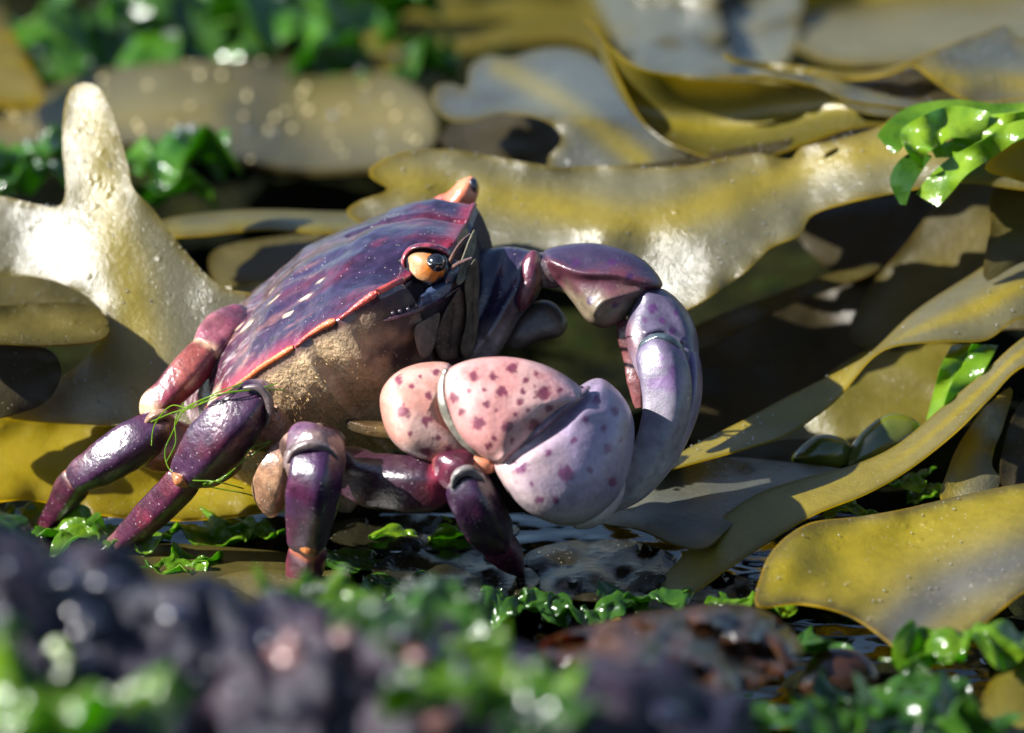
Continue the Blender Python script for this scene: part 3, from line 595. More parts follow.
# ---- eyes
def ec(a, b): return lambda v, t, an: lerp(a, b, sst(t, .1, .8))
ez = surf_z(424, 264, 8)
tube('eye_socket', [(400, 262, ez - .06, 3, 4), (410, 262, ez - .02, 13, 7), (424, 265, ez, 17, 8), (438, 268, ez, 15, 7), (448, 272, ez - .04, 5, 5)], M_LEG, crab, lambda v, t, a: np.tile([.012, .008, .014], (len(v), 1)), label='near eye socket with its shade painted dark')  # near-black pad paints the shade inside the socket
e1 = tube('eye', [(410, 259, ez + .02, 4, 4), (414, 260, ez + .04, 9, 7), (420, 263, ez + .07, 12, 10), (427, 267, ez + .09, 13.5, 11), (434, 270, ez + .09, 12, 10), (439, 272, ez + .07, 7, 7), (441, 276, ez + .05, 2, 2)], M_CLAW, crab,
          lambda v, t, a: lerp(np.array([.46, .27, .13]), np.array([.58, .16, .008]), sst(t + .15 * np.sin(a) - .15 * np.cos(a) + .2 * fbm(v, 6, 2, 3), .35, .85)), seed=1, label='orange eyestalk of the nearer eye')
pillow('cornea', [(426, 261), (430, 255), (437, 253), (443, 256), (446, 263), (443, 270), (436, 272), (429, 268)], ez + .17, .10, .12, M_EYE, e1, lambda v, W: np.zeros((len(v), 3)), nang=40, nr=12, dents=0)
tube('eye_hood', [(452, 262, ez + .04, 2, 2), (447, 253, ez + .06, 3, 6), (437, 248, ez + .08, 3.2, 9), (425, 246, ez + .06, 3.2, 10), (413, 248, ez + .02, 3, 9), (406, 254, ez + .0, 2.5, 6), (403, 262, ez, 2, 5), (405, 268, ez, 1, 3)], M_SHELL, crab,
     lambda v, t, a: lerp(np.array([.045, .016, .04]), np.array([.26, .035, .055]), sst(fbm(v, 9, 2, 1) + np.sin(a) * .4, .1, .6)) * (1 + .5 * fbm(v, 16, 2, 1))[:, None], sub=12, nseg=14, rough=.12, label='dark pink rim curving over the near eye')
for pts in ([(450, 262, ez + .15), (456, 250, ez + .3), (463, 240, ez + .5), (470, 234, ez + .7)], [(452, 268, ez + .15), (461, 262, ez + .35), (472, 258, ez + .6)]):
    tube('antenna', [(x, y, z, r_, r_) for (x, y, z), r_ in zip(pts, (2.4, 1.8, 1.2, .6))], M_LEG, crab, lambda v, t, a: lerp(np.array([.16, .10, .08]), np.array([.08, .05, .06]), t), nseg=8)
e2 = tube('eye', [(452, 214, -.9, 8, 8), (457, 206, -.88, 15, 14), (463, 197, -.85, 13, 13), (468, 188, -.85, 11, 11), (471, 181, -.85, 7, 7), (472, 177, -.85, 2, 2)], M_CLAW, crab,
          lambda v, t, a: lerp(np.array([.62, .12, .06]), np.array([.72, .24, .12]), sst(t, .2, .8)), seed=2, label='reddish far eyestalk showing over the shell edge')
pillow('cornea', [(468, 183), (471, 178), (476, 179), (478, 186), (476, 193), (472, 191)], -.80, .06, .08, M_EYE, e2, lambda v, W: np.zeros((len(v), 3)), nang=32, nr=10, dents=0)

# ---- face and mouthparts
def facecol(base, k=.3):
    return lambda v, t, a: base * (1 + k * fbm(v, 4, 3, 2))[:, None]
def on_face(pts, lift=.02): return [(x, y, surf_z(x, y, 7) + lift, a, b) for x, y, a, b in pts]
tube('orbit_floor', on_face([(420, 305, 2, 3), (425, 299, 6, 6), (435, 293, 7, 6), (445, 287, 6, 6), (452, 282, 2, 3)], .06), M_LEG, crab, facecol(np.array([.05, .075, .15])), seed=3)
tube('antenna_base', on_face([(445, 287, 2, 3), (449, 278, 6, 6), (453, 268, 6, 6), (455, 260, 2, 3)], .06), M_LEG, crab, facecol(np.array([.03, .05, .10])), seed=3)
tube('mouthpart', on_face([(384, 321, 1, 2), (402, 315, 2.5, 3), (422, 308, 3, 3), (442, 299, 3, 3), (460, 287, 2, 2)], .0), M_LEG, crab, facecol(np.array([.05, .025, .045]), .8), rough=.2)
def plate(outline, lift, th, cc, ridges=(), sd=0):
    c_ = np.mean(outline, 0); z0 = surf_z(c_[0], c_[1], 8); zl = surf_z(c_[0] - 8, c_[1], 6); zr = surf_z(c_[0] + 6, c_[1], 6); zu = surf_z(c_[0], c_[1] - 25, 8); zd = surf_z(c_[0], c_[1] + 25, 8)
    pillow('mouthpart', outline, z0 + lift, th, .15, M_FLANK, crab, lambda v, W: np.asarray(cc) * (1 + .7 * fbm(W, 5, 3, sd))[:, None], tilt=(np.clip((zr - zl) / .14, -1.5, 1.5), np.clip((zd - zu) / .5, -1, 1)), nang=70, nr=20, seed=sd, box=.8, dents=.03, ridges=ridges)
plate([(440, 318), (450, 300), (460, 288), (466, 300), (464, 330), (458, 356), (440, 360), (434, 342)], .0, .06, (.10, .07, .045), [([(452, 305), (446, 350)], -.05, 3)], 1)
plate([(464, 282), (472, 262), (478, 262), (480, 300), (476, 340), (468, 360), (460, 350), (466, 318)], .0, .06, (.12, .10, .065), [([(473, 270), (470, 345)], -.05, 2.5)], 2)
plate([(456, 284), (460, 262), (468, 240), (475, 228), (477, 244), (472, 262), (464, 282)], .0, .05, (.17, .155, .10), [([(462, 276), (473, 240)], -.04, 2.5)], 3)
plate([(414, 330), (426, 318), (440, 312), (438, 330), (432, 352), (420, 356)], -.02, .05, (.12, .085, .055), (), 4)

# ---- legs
def legcol(dark=PURP * 1.25, red=MAROON, tip0=None, tip1=None, t0=.16, t1=.9, lit=0):
    def f(v, t, a):
        n = fbm(v, 2.6, 4, 6.0); n2 = fbm(v, 8, 2, 3.0)
        c = lerp(dark * .7, red * .62, sst(n + .9 * np.cos(a) * .3, .0, .6) * .7) * (1 + .5 * n2)[:, None]
        if tip0 is not None: c = lerp(c, tip0, sst(t + .06 * n, t0, t0 * .35))
        if tip1 is not None: c = lerp(c, tip1, sst(t + .06 * n, t1, t1 + .6 * (1 - t1)))
        return c
    return f
def leg(parts, label):
    root = None
    for k, (nm, pts, cf) in enumerate(parts):
        o = tube(nm, pts, M_LEG, crab if root is None else root, cf, seed=k * 1.3 + 1, rough=.07, slim=.90, label=label if root is None else None)
        if root is None: root = o
    return root
PALE = np.array([.62, .40, .24]); RUSTY = np.array([.50, .16, .06])
# rear leg (far left)
leg([('walking_leg', [(252, 318, -.3, 6, 8), (240, 322, -.2, 20, 18), (222, 336, .05, 25, 24), (208, 352, .2, 20, 20), (200, 362, .25, 9, 10)], legcol(np.array([.26, .06, .10]), np.array([.42, .16, .18]), None, PALE, t1=.8)),
     ('leg_segment', [(213, 344, .2, 8, 8), (206, 352, .25, 17, 16), (190, 370, .35, 19, 18), (170, 392, .4, 17, 17), (154, 408, .4, 17, 16), (146, 418, .4, 8, 8)], legcol(np.array([.22, .03, .05]), np.array([.48, .13, .09]), PALE, PALE * 1.1, .2, .72)),
     ('leg_segment', [(192, 430, .15, 8, 8), (184, 438, .25, 24, 18), (164, 448, .3, 26, 18), (146, 458, .3, 16, 14), (138, 464, .3, 5, 5)], legcol(RUSTY, np.array([.6, .28, .10]), PALE, PALE)),
     ('leg_segment', [(166, 421, .42, 8, 10), (156, 428, .48, 19, 19), (136, 442, .50, 24, 23), (108, 460, .42, 23, 22), (86, 474, .3, 19, 18), (74, 484, .2, 13, 12), (70, 489, .2, 5, 5)], legcol(tip0=np.array([.35, .20, .16]), t0=.10)),
     ('leg_tip', [(84, 474, .24, 10, 10), (76, 482, .2, 17, 16), (66, 498, .0, 16, 15), (56, 514, -.2, 13, 13), (46, 526, -.4, 9, 9), (40, 536, -.5, 3, 3)], legcol(np.array([.07, .010, .03]), np.array([.17, .016, .035]), np.array([.50, .20, .10]), None, .1))],
    'rearmost leg, pink above and dark purple below the knee')
# second leg (long diagonal one)
leg([('walking_leg', [(290, 440, .9, 10, 12), (272, 432, 1.1, 24, 20), (256, 420, 1.25, 26, 20), (258, 404, 1.35, 16, 14), (262, 396, 1.35, 6, 6)], legcol(np.array([.40, .22, .14]), np.array([.5, .3, .18]), None, PALE)),
     ('leg_segment', [(240, 440, 1.05, 10, 10), (226, 452, 1.1, 22, 16), (205, 470, 1.1, 20, 14), (190, 480, 1.1, 8, 8)], legcol(PALE, np.array([.65, .36, .12]), None, PALE)),
     ('leg_segment', [(270, 389, 1.42, 6, 8), (262, 393, 1.5, 15, 16), (252, 402, 1.58, 23, 22), (234, 422, 1.58, 29, 27), (212, 447, 1.45, 29, 27), (194, 468, 1.3, 23, 22), (183, 480, 1.2, 16, 15), (178, 486, 1.2, 6, 6)], legcol(tip0=np.array([.30, .22, .22]), tip1=np.array([.60, .22, .08]), t0=.13, t1=.93)),
     ('leg_tip', [(194, 468, 1.22, 8, 8), (184, 480, 1.2, 17, 16), (165, 501, 1.0, 18, 17), (143, 522, .75, 16, 15), (125, 538, .55, 13, 12), (113, 549, .4, 10, 9), (104, 558, .3, 3, 3)], legcol(np.array([.08, .012, .04]), np.array([.20, .022, .045]), np.array([.60, .26, .10]), np.array([.26, .14, .10]), .08, .74))],
    'long diagonal purple leg with a strand of green algae on it')
# third leg (pointing at the viewer)
leg([('walking_leg', [(345, 462, 1.2, 10, 12), (325, 452, 1.5, 26, 22), (305, 446, 1.8, 26, 22), (300, 436, 2.0, 14, 14), (300, 430, 2.0, 5, 5)], legcol(np.array([.12, .07, .06]), np.array([.32, .20, .12]), None, np.array([.4, .25, .2]))),
     ('leg_segment', [(288, 442, 1.5, 6, 8), (280, 462, 1.6, 18, 16), (272, 490, 1.5, 20, 14), (272, 510, 1.4, 10, 8), (274, 517, 1.4, 3, 3)], legcol(np.array([.42, .22, .12]), np.array([.62, .40, .24]), np.array([.2, .12, .1]), np.array([.7, .45, .2]), .3)),
     ('leg_segment', [(311, 426, 2.05, 6, 6), (309, 434, 2.12, 21, 18), (314, 450, 2.2, 30, 24), (313, 472, 2.25, 29, 24), (308, 485, 2.2, 20, 18), (306, 490, 2.2, 8, 8)], legcol(np.array([.20, .13, .12]), np.array([.42, .30, .26]), np.array([.12, .05, .10]), RUSTY, .35)),
     ('leg_segment', [(318, 446, 2.3, 10, 10), (318, 455, 2.36, 23, 20), (315, 478, 2.45, 27, 25), (312, 504, 2.3, 26, 24), (309, 528, 2.05, 22, 21), (308, 545, 1.85, 18, 17), (308, 553, 1.8, 7, 7)], legcol(np.array([.055, .018, .065]), np.array([.13, .02, .07]), np.array([.3, .2, .2]), np.array([.68, .24, .06]), .08, .93)),
     ('leg_tip', [(308, 540, 1.75, 8, 8), (307, 550, 1.7, 19, 18), (305, 566, 1.5, 19, 17), (302, 584, 1.3, 15, 14), (299, 602, 1.1, 8, 8), (298, 612, 1.0, 2, 2)], legcol(np.array([.10, .015, .05]), np.array([.22, .025, .06]), RUSTY, None, .12))],
    'purple leg pointing straight at the viewer with an orange joint')
# front leg under the claw
leg([('walking_leg', [(335, 452, 1.3, 8, 10), (346, 464, 1.5, 22, 20), (366, 478, 1.75, 27, 24), (400, 484, 2.0, 28, 24), (430, 484, 2.1, 27, 23), (446, 480, 2.15, 18, 16), (454, 478, 2.15, 6, 6)], legcol(np.array([.05, .018, .035]), np.array([.14, .04, .05]), np.array([.34, .23, .14]), np.array([.30, .03, .06]), .22, .86)),
     ('leg_segment', [(436, 462, 2.2, 8, 8), (448, 466, 2.28, 20, 18), (462, 473, 2.32, 22, 20), (472, 482, 2.3, 16, 14), (476, 488, 2.3, 6, 6)], legcol(np.array([.10, .016, .04]), np.array([.24, .03, .06]), np.array([.25, .06, .06]), np.array([.42, .40, .38]), .2, .6)),
     ('leg_segment', [(456, 472, 2.3, 8, 8), (464, 480, 2.36, 20, 19), (474, 500, 2.36, 25, 23), (486, 522, 2.2, 25, 22), (496, 540, 2.0, 20, 18), (502, 550, 1.9, 8, 8)], legcol(np.array([.035, .012, .04]), np.array([.09, .014, .045]), np.array([.28, .20, .2]), None, .08)),
     ('leg_tip', [(490, 532, 1.95, 8, 8), (497, 542, 1.9, 18, 16), (508, 556, 1.7, 16, 14), (517, 568, 1.5, 9, 8), (522, 576, 1.4, 3, 3)], legcol(np.array([.10, .015, .05]), np.array([.20, .025, .06]), np.array([.3, .15, .1]), None, .1))],
    'dark front leg bent under the spotted claw')

def joint(pts, cc, k=.5): tube('leg_joint', pts, M_LEG, crab, facecol(np.array(cc), k), nseg=14, rough=.15)
joint([(174, 474, 1.36, 2, 3), (180, 480, 1.42, 6, 6), (187, 486, 1.36, 2, 3)], (.45, .16, .05))
joint([(299, 544, 1.98, 2, 3), (309, 549, 2.06, 6, 6), (319, 546, 1.98, 2, 3)], (.48, .16, .04))
joint([(288, 462, 2.40, 2, 3), (296, 450, 2.50, 4, 5), (312, 444, 2.56, 5, 5), (330, 450, 2.50, 4, 5), (340, 464, 2.38, 2, 3)], (.17, .13, .125))
joint([(452, 488, 2.50, 2, 3), (456, 476, 2.55, 4, 4), (468, 470, 2.56, 5, 5), (480, 476, 2.5, 4, 4), (486, 486, 2.4, 2, 3)], (.17, .155, .15))
joint([(244, 388, 1.75, 2, 3), (258, 388, 1.8, 3, 4), (268, 398, 1.78, 4, 5), (270, 414, 1.7, 3, 4), (266, 428, 1.6, 1, 2)], (.15, .115, .115))
joint([(142, 428, .55, 2, 3), (152, 418, .62, 5, 6), (164, 414, .62, 5, 6), (174, 420, .55, 2, 3)], (.34, .20, .13))
# ---- near claw
def spot_col(base, spots, dk=np.array([.26, .02, .08]), lo=None, soft=1.0):
    def f(v, W):
        n = fbm(W, 2.2, 3, 4.4); n2 = fbm(W, 9, 2, 1.4); n3 = fbm(W, 24, 2, 7.4)
        c = base(v, W, n)
        front = v[:, 2] > np.median(v[:, 2])
        for (sx, sy, sr) in spots:
            d = np.hypot(v[:, 0] - sx, v[:, 1] - sy) * (1 + .35 * n2 + .5 * n3); c = lerp(c, dk, sst(d, sr * .98, sr * .55) * front * .9)
        return c
    return f
PK = np.array([.60, .36, .33]); PW = np.array([.58, .42, .40]); LAV_SHADE = np.array([.30, .235, .34])  # lavender paints the shaded side of the pale palm
claw = pillow('claw', [(500, 452), (520, 436), (545, 418), (566, 400), (582, 384), (600, 378), (618, 390), (630, 408), (635, 430), (632, 460), (622, 490), (606, 510), (586, 522), (562, 526), (538, 518), (516, 502), (500, 480), (494, 465)], 2.0, .66, .62, M_CLAW, crab,
              spot_col(lambda v, W, n: lerp(lerp(PW, LAV_SHADE, sst(v[:, 0] + n * 26, 515, 575)), np.array([.46, .39, .42]), sst(v[:, 1] + n * 10, 480, 525)), [(520, 468, 9), (566, 474, 11), (615, 412, 6), (608, 448, 6), (612, 482, 6), (585, 420, 5), (540, 500, 5), (596, 400, 5), (575, 440, 4), (548, 452, 4), (590, 470, 4), (604, 428, 4), (620, 440, 3), (556, 500, 4), (532, 484, 3)], np.array([.16, .03, .11])), tilt=(-.3, .25), cen=(566, 452), seed=1, box=.84, ridges=[([(596, 382), (575, 410), (545, 436), (510, 462)], -.06, 5), ([(560, 415), (600, 412), (630, 420)], .03, 8)], label='pale pink palm of the near claw with its shaded side painted lavender')
pillow('claw_segment', [(446, 372), (462, 362), (490, 357), (520, 358), (548, 366), (572, 380), (585, 394), (578, 404), (556, 422), (530, 442), (508, 460), (500, 464), (484, 458), (464, 440), (450, 416), (443, 392)], 2.25, .46, .55, M_CLAW, claw,
       spot_col(lambda v, W, n: lerp(lerp(np.array([.54, .25, .23]), PK, sst(n, -.3, .3)), np.array([.38, .25, .30]), sst(v[:, 0] - v[:, 1] * .3 + n * 14, 415, 462)), [(454, 398, 7), (478, 424, 8), (507, 427, 8), (501, 391, 8), (473, 376, 7), (544, 392, 8), (520, 402, 5), (512, 368, 7), (535, 424, 7), (492, 376, 5), (462, 412, 4), (487, 404, 4), (550, 408, 5), (494, 438, 4), (523, 392, 4), (526, 380, 5), (484, 390, 3), (468, 390, 3), (515, 414, 3), (528, 410, 3), (496, 410, 3), (456, 380, 4), (536, 374, 4), (560, 390, 4), (488, 446, 4), (512, 440, 3)], np.array([.13, .010, .04])), tilt=(-.1, .25), cen=(508, 408), seed=2, box=.82, ridges=[([(448, 368), (500, 362), (550, 372), (582, 396)], .03, 7), ([(578, 402), (540, 432), (500, 462)], .05, 5)])  # right end turned greyish lavender: shade painted into the pink
pillow('claw_segment', [(380, 398), (390, 378), (410, 366), (436, 362), (452, 366), (446, 384), (447, 405), (458, 430), (474, 446), (488, 460), (478, 472), (455, 470), (428, 462), (402, 450), (386, 430)], 1.95, .44, .5, M_CLAW, claw,
       spot_col(lambda v, W, n: lerp(lerp(np.array([.56, .26, .20]), np.array([.58, .37, .31]), sst(n, -.2, .4)), np.array([.44, .24, .14]), sst(v[:, 1], 450, 475)), [(402, 412, 8), (398, 380, 6), (426, 420, 6), (428, 396, 5), (450, 452, 6), (426, 452, 7), (412, 386, 4), (392, 398, 4), (410, 434, 4), (438, 438, 4), (436, 372, 4), (420, 376, 3)], np.array([.16, .015, .05])), tilt=(-.2, .2), cen=(425, 415), seed=3, box=.86)
tube('claw_joint', [(446, 370, 2.30, 3, 4), (442, 388, 2.36, 4, 5), (446, 410, 2.40, 5, 6), (458, 432, 2.40, 5.5, 6), (474, 448, 2.36, 5, 6), (486, 458, 2.30, 3, 4)], M_LEG, claw, facecol(np.array([.20, .19, .15]), .9), rough=.15)
tube('claw_joint', [(588, 388, 2.2, 3, 4), (574, 400, 2.42, 4, 5), (550, 420, 2.56, 4, 5), (520, 446, 2.56, 4, 5), (500, 464, 2.4, 3, 4)], M_LEG, claw, facecol(np.array([.16, .10, .14]), .9), rough=.2, slim=.75)
tube('claw_joint', [(466, 460, 2.25, 3, 4), (477, 462, 2.32, 7, 6), (488, 466, 2.32, 7, 6), (496, 468, 2.25, 3, 3)], M_CLAW, claw, facecol(np.array([.56, .22, .12]), .6), rough=.2)
tube('claw_finger', [(612, 470, 1.5, 10, 12), (612, 488, 1.5, 12, 16), (602, 506, 1.55, 12, 15), (588, 519, 1.65, 9, 12), (574, 526, 1.7, 3, 4)], M_CLAW, claw, lambda v, t, a: lerp(np.array([.52, .42, .46]), np.array([.66, .58, .52]), t))
tube('claw_arm', [(352, 424, .9, 6, 9), (366, 428, 1.05, 7, 10), (384, 430, 1.3, 8, 10), (398, 430, 1.6, 8, 8)], M_LEG, claw, lambda v, t, a: lerp(np.array([.04, .025, .012]), np.array([.10, .06, .02]), t))

# ---- far claw, raised and hanging; body's shade put into dark bluish colours
def farcol(a, b, k=.4): return lambda v, W: lerp(np.asarray(a), np.asarray(b), sst(fbm(W, 1.8, 4, 3.1) + k * 0, -.25, .35))
def vcol(a, b, y0, y1, sp=()):
    return spot_col(lambda v, W, n: lerp(np.asarray(a), np.asarray(b), sst(v[:, 1] + n * 14, y0, y1)), list(sp), np.array([.12, .03, .14]))
DKV = np.array([.07, .02, .10])
far = pillow('claw', [(636, 300), (644, 288), (656, 286), (670, 292), (684, 306), (694, 324), (699, 350), (697, 378), (689, 404), (672, 418), (652, 405), (640, 380), (630, 356), (626, 330)], .70, .30, .42, M_CLAW, crab,
             spot_col(lambda v, W, n: lerp(lerp(np.array([.095, .08, .135]), np.array([.14, .05, .06]), sst(660 - v[:, 0] + n * 20, 15, 35) * sst(v[:, 1], 310, 330)), np.array([.30, .26, .34]), sst(v[:, 1] + n * 12, 330, 400)), [(652, 308, 6), (672, 330, 5), (662, 320, 4), (684, 340, 4), (690, 370, 5), (645, 320, 4), (676, 312, 3)], DKV), tilt=(-.2, .3), seed=5, box=.84, ridges=[([(640, 292), (668, 300), (688, 335), (694, 380)], .05, 7), ([(646, 332), (664, 328), (680, 340)], .05, 5)], label='far claw darkened violet for shade, hanging with fingers down')
tube('claw_finger', [(650, 342, 1.0, 6, 6), (655, 348, 1.1, 18, 14), (664, 370, 1.2, 23, 18), (667, 405, 1.26, 22, 17), (660, 435, 1.28, 20, 16), (647, 464, 1.26, 18, 14), (632, 486, 1.22, 14, 12), (616, 502, 1.18, 9, 9), (602, 511, 1.15, 5, 5), (594, 515, 1.15, 1.5, 1.5)], M_CLAW, far,
     lambda v, t, a: lerp(lerp(lerp(np.array([.12, .095, .165]), np.array([.20, .18, .225]), sst(t, .1, .4)), np.array([.52, .47, .46]), sst(t, .4, .75)), DKV * 2, sst(fbm(v, 5, 3, 2.5), .18, .4) * sst(t, .45, .1) * .8) * (1 + .25 * fbm(v, 9, 3, 4))[:, None], rough=.04, label='long pale curved finger of the far claw')
tube('claw_finger', [(684, 345, .75, 9, 12), (690, 370, .83, 11, 15), (688, 405, .90, 11, 15), (676, 440, .95, 10, 14), (660, 468, .97, 9, 12), (640, 492, .95, 7, 9), (622, 508, .95, 2, 3)], M_CLAW, far, lambda v, t, a: lerp(np.array([.13, .09, .21]), np.array([.34, .29, .35]), sst(t, .1, .7)) * (1 + .4 * fbm(v, 6, 3, 4))[:, None], rough=.04)
tube('claw_joint', [(640, 352, 1.02, 3, 4), (646, 344, 1.1, 5, 5), (660, 338, 1.18, 5, 5), (674, 344, 1.15, 5, 5), (682, 358, 1.05, 5, 5), (683, 366, 1.0, 2, 3)], M_LEG, far, facecol(np.array([.07, .10, .12]), .8), rough=.15)
pillow('claw_segment', [(543, 252), (560, 245), (590, 243), (620, 249), (645, 261), (663, 284), (652, 292), (640, 302), (625, 317), (606, 328), (588, 322), (574, 304), (558, 284), (547, 268)], .40, .36, .45, M_CLAW, far,
       spot_col(lambda v, W, n: lerp(lerp(np.array([.035, .024, .06]), np.array([.09, .025, .04]), sst(v[:, 1] + n * 14 - (v[:, 0] - 600) * .12, 264, 276)), np.array([.17, .135, .085]), sst(v[:, 1] + n * 16 - (v[:, 0] - 600) * .12, 278, 302)), [(575, 262, 6), (612, 262, 5), (630, 276, 5), (590, 300, 5), (615, 305, 4)], DKV * .7), tilt=(.1, .3), seed=6, box=.82, ridges=[([(550, 262), (580, 272), (620, 274), (658, 286)], .09, 6), ([(590, 318), (605, 300), (640, 292)], .06, 5), ([(560, 280), (575, 295), (590, 318)], -.05, 4)])  # bluish upper band paints sky light on the segment
pillow('claw_segment', [(466, 262), (480, 251), (505, 246), (530, 250), (544, 258), (545, 276), (536, 298), (520, 318), (505, 345), (490, 362), (468, 366), (456, 340), (460, 300)], .05, .30, .45, M_LEG, far,
       spot_col(lambda v, W, n: lerp(np.array([.022, .016, .045]), np.array([.17, .15, .16]), sst(v[:, 1] + n * 12 + (v[:, 0] - 500) * .3, 312, 338)), [(500, 270, 7), (480, 300, 6), (515, 285, 5)], np.array([.06, .015, .04])), tilt=(.1, .2), seed=7, box=.84, ridges=[([(530, 255), (515, 290), (488, 335)], .05, 5), ([(500, 255), (488, 300), (470, 340)], -.04, 6)])
pillow('claw_segment', [(522, 262), (532, 250), (541, 256), (542, 276), (534, 298), (522, 312), (516, 300), (520, 282)], .32, .14, .2, M_LEG, far, lambda v, W: lerp(np.array([.10, .02, .04]), np.array([.30, .20, .12]), sst(v[:, 0] + fbm(W, 4, 2, 1) * 5, 533, 540)), nang=70, nr=20, seed=11)
tube('claw_joint', [(522, 268, .15, 8, 9), (534, 268, .22, 15, 13), (548, 270, .28, 16, 14), (562, 276, .30, 12, 12), (570, 280, .3, 4, 5)], M_LEG, far, facecol(np.array([.07, .045, .05]), .8), rough=.1)
pillow('claw_segment', [(504, 338), (520, 312), (540, 300), (556, 304), (568, 320), (562, 335), (540, 342), (514, 350)], -.1, .2, .3, M_CLAW, far, farcol((.07, .06, .055), (.16, .14, .13)), seed=8, box=.7)
tube('claw_joint', [(622, 318, .5, 5, 6), (628, 336, .55, 10, 9), (634, 362, .55, 9, 9), (638, 390, .6, 8, 8), (640, 408, .6, 4, 5)], M_LEG, far, facecol(np.array([.14, .05, .05]), .9), rough=.2)

# ---- fuzz on the flank
def build_fuzz():
    ring = [bverts[k] for k in range(6, 38)]
    V_, Fc = [], []
    for k in range(7000):
        rg = ring[random.randrange(len(ring))]; i = random.randrange(len(rg)); v = rg[i]
        if v[1] > -.9 or v[0] > 1.0 + random.uniform(-.5, .2): continue
        b = CO + F_ * (v[0] + random.uniform(-.03, .03)) + R_ * (v[1] + .01) + U_ * (v[2] + random.uniform(-.03, .03))
        out = -R_ * .8 - U_ * .45 + F_ * .1 + rng.normal(0, .3, 3); out /= np.linalg.norm(out)
        L_ = random.uniform(.02, .055); s1 = np.cross(out, FWD); s1 /= np.linalg.norm(s1) + 1e-9; s2 = np.cross(out, s1); w = .006
        n = len(V_); V_ += [b + s1 * w, b - s1 * .5 * w + s2 * w, b - s1 * .5 * w - s2 * w, b + out * L_]
        Fc += [(n, n + 1, n + 3), (n + 1, n + 2, n + 3), (n + 2, n, n + 3)]
    mesh_obj('fuzz', V_, Fc, M_FUZZ, crab, kind='stuff', smooth=False)
build_fuzz()
# ---- beads under the eye
for k, (x, y, z_) in enumerate([(393, 313, 1.52), (400, 311, 1.53), (408, 309, 1.53), (416, 306, 1.53), (424, 304, 1.52), (432, 301, 1.5), (440, 297, 1.46), (448, 292, 1.38)]):
    z = surf_z(x, y, 6) + .05; pillow('bead', [(x - 2.6, y), (x, y - 2.4), (x + 2.6, y), (x, y + 2.4)], z, .03, .03, M_LEG, crab, lambda v, W: np.tile([.045, .035, .05], (len(v), 1)), nang=14, nr=5, dents=0)

# ------------------------------------------------------------------ sea lettuce
def lettuce(px, py, z, size, mat, label, seed, lift=.5, squash=.6, nr=20, na=90, name='sea_lettuce', crumple=.62):
    r_ = np.random.default_rng(seed); c = P(px, py, z); ph = r_.uniform(0, 6.28, 6)
    V_ = [c]
    for i in range(1, nr + 1):
        q = i / nr
        for k in range(na):
            a = 2 * math.pi * k / na
            rad = size * q * (1 + .30 * math.sin(2 * a + ph[0]) + .20 * math.sin(3 * a + ph[1]) + .08 * math.sin(8 * a + ph[2]))
            h = size * lift * q ** 1.6 * (.30 * math.sin(3 * a + ph[3] + q) + .22 * math.sin(6 * a + ph[4] + 2 * q) * q + .09 * math.sin(13 * a + ph[5]) * q * q)
            V_.append(c + np.array([rad * math.cos(a), rad * math.sin(a) * squash, h]))
    V_ = np.array(V_); W0 = V_.copy()
    V_[:, 2] += size * lift * 1.0 * fbm(W0, 1.5 * crumple / size, 3, seed * 1.1); V_[:, 0] += size * .28 * fbm(W0, 2.0 * crumple / size, 3, seed * 2.1 + 4); V_[:, 1] += size * .25 * fbm(W0, 1.9 / size, 3, seed * .7 + 9)
    F = [(0, 1 + k, 1 + (k + 1) % na) for k in range(na)]
    F += [(1 + (i - 1) * na + k, 1 + i * na + k, 1 + i * na + (k + 1) % na, 1 + (i - 1) * na + (k + 1) % na) for i in range(1, nr) for k in range(na)]
    o = mesh_obj(name, V_, F, mat, label=label, cat='seaweed', group='sea lettuce fronds')
    solidify(o, .012); return o
gz = ground_z_at
def at_ground(px, py, h=.0): # h centimetres above the ground
    yv = (366.5 - py) / 100; return (h - TGT[2] - yv * math.cos(PITCH)) / math.sin(PITCH)
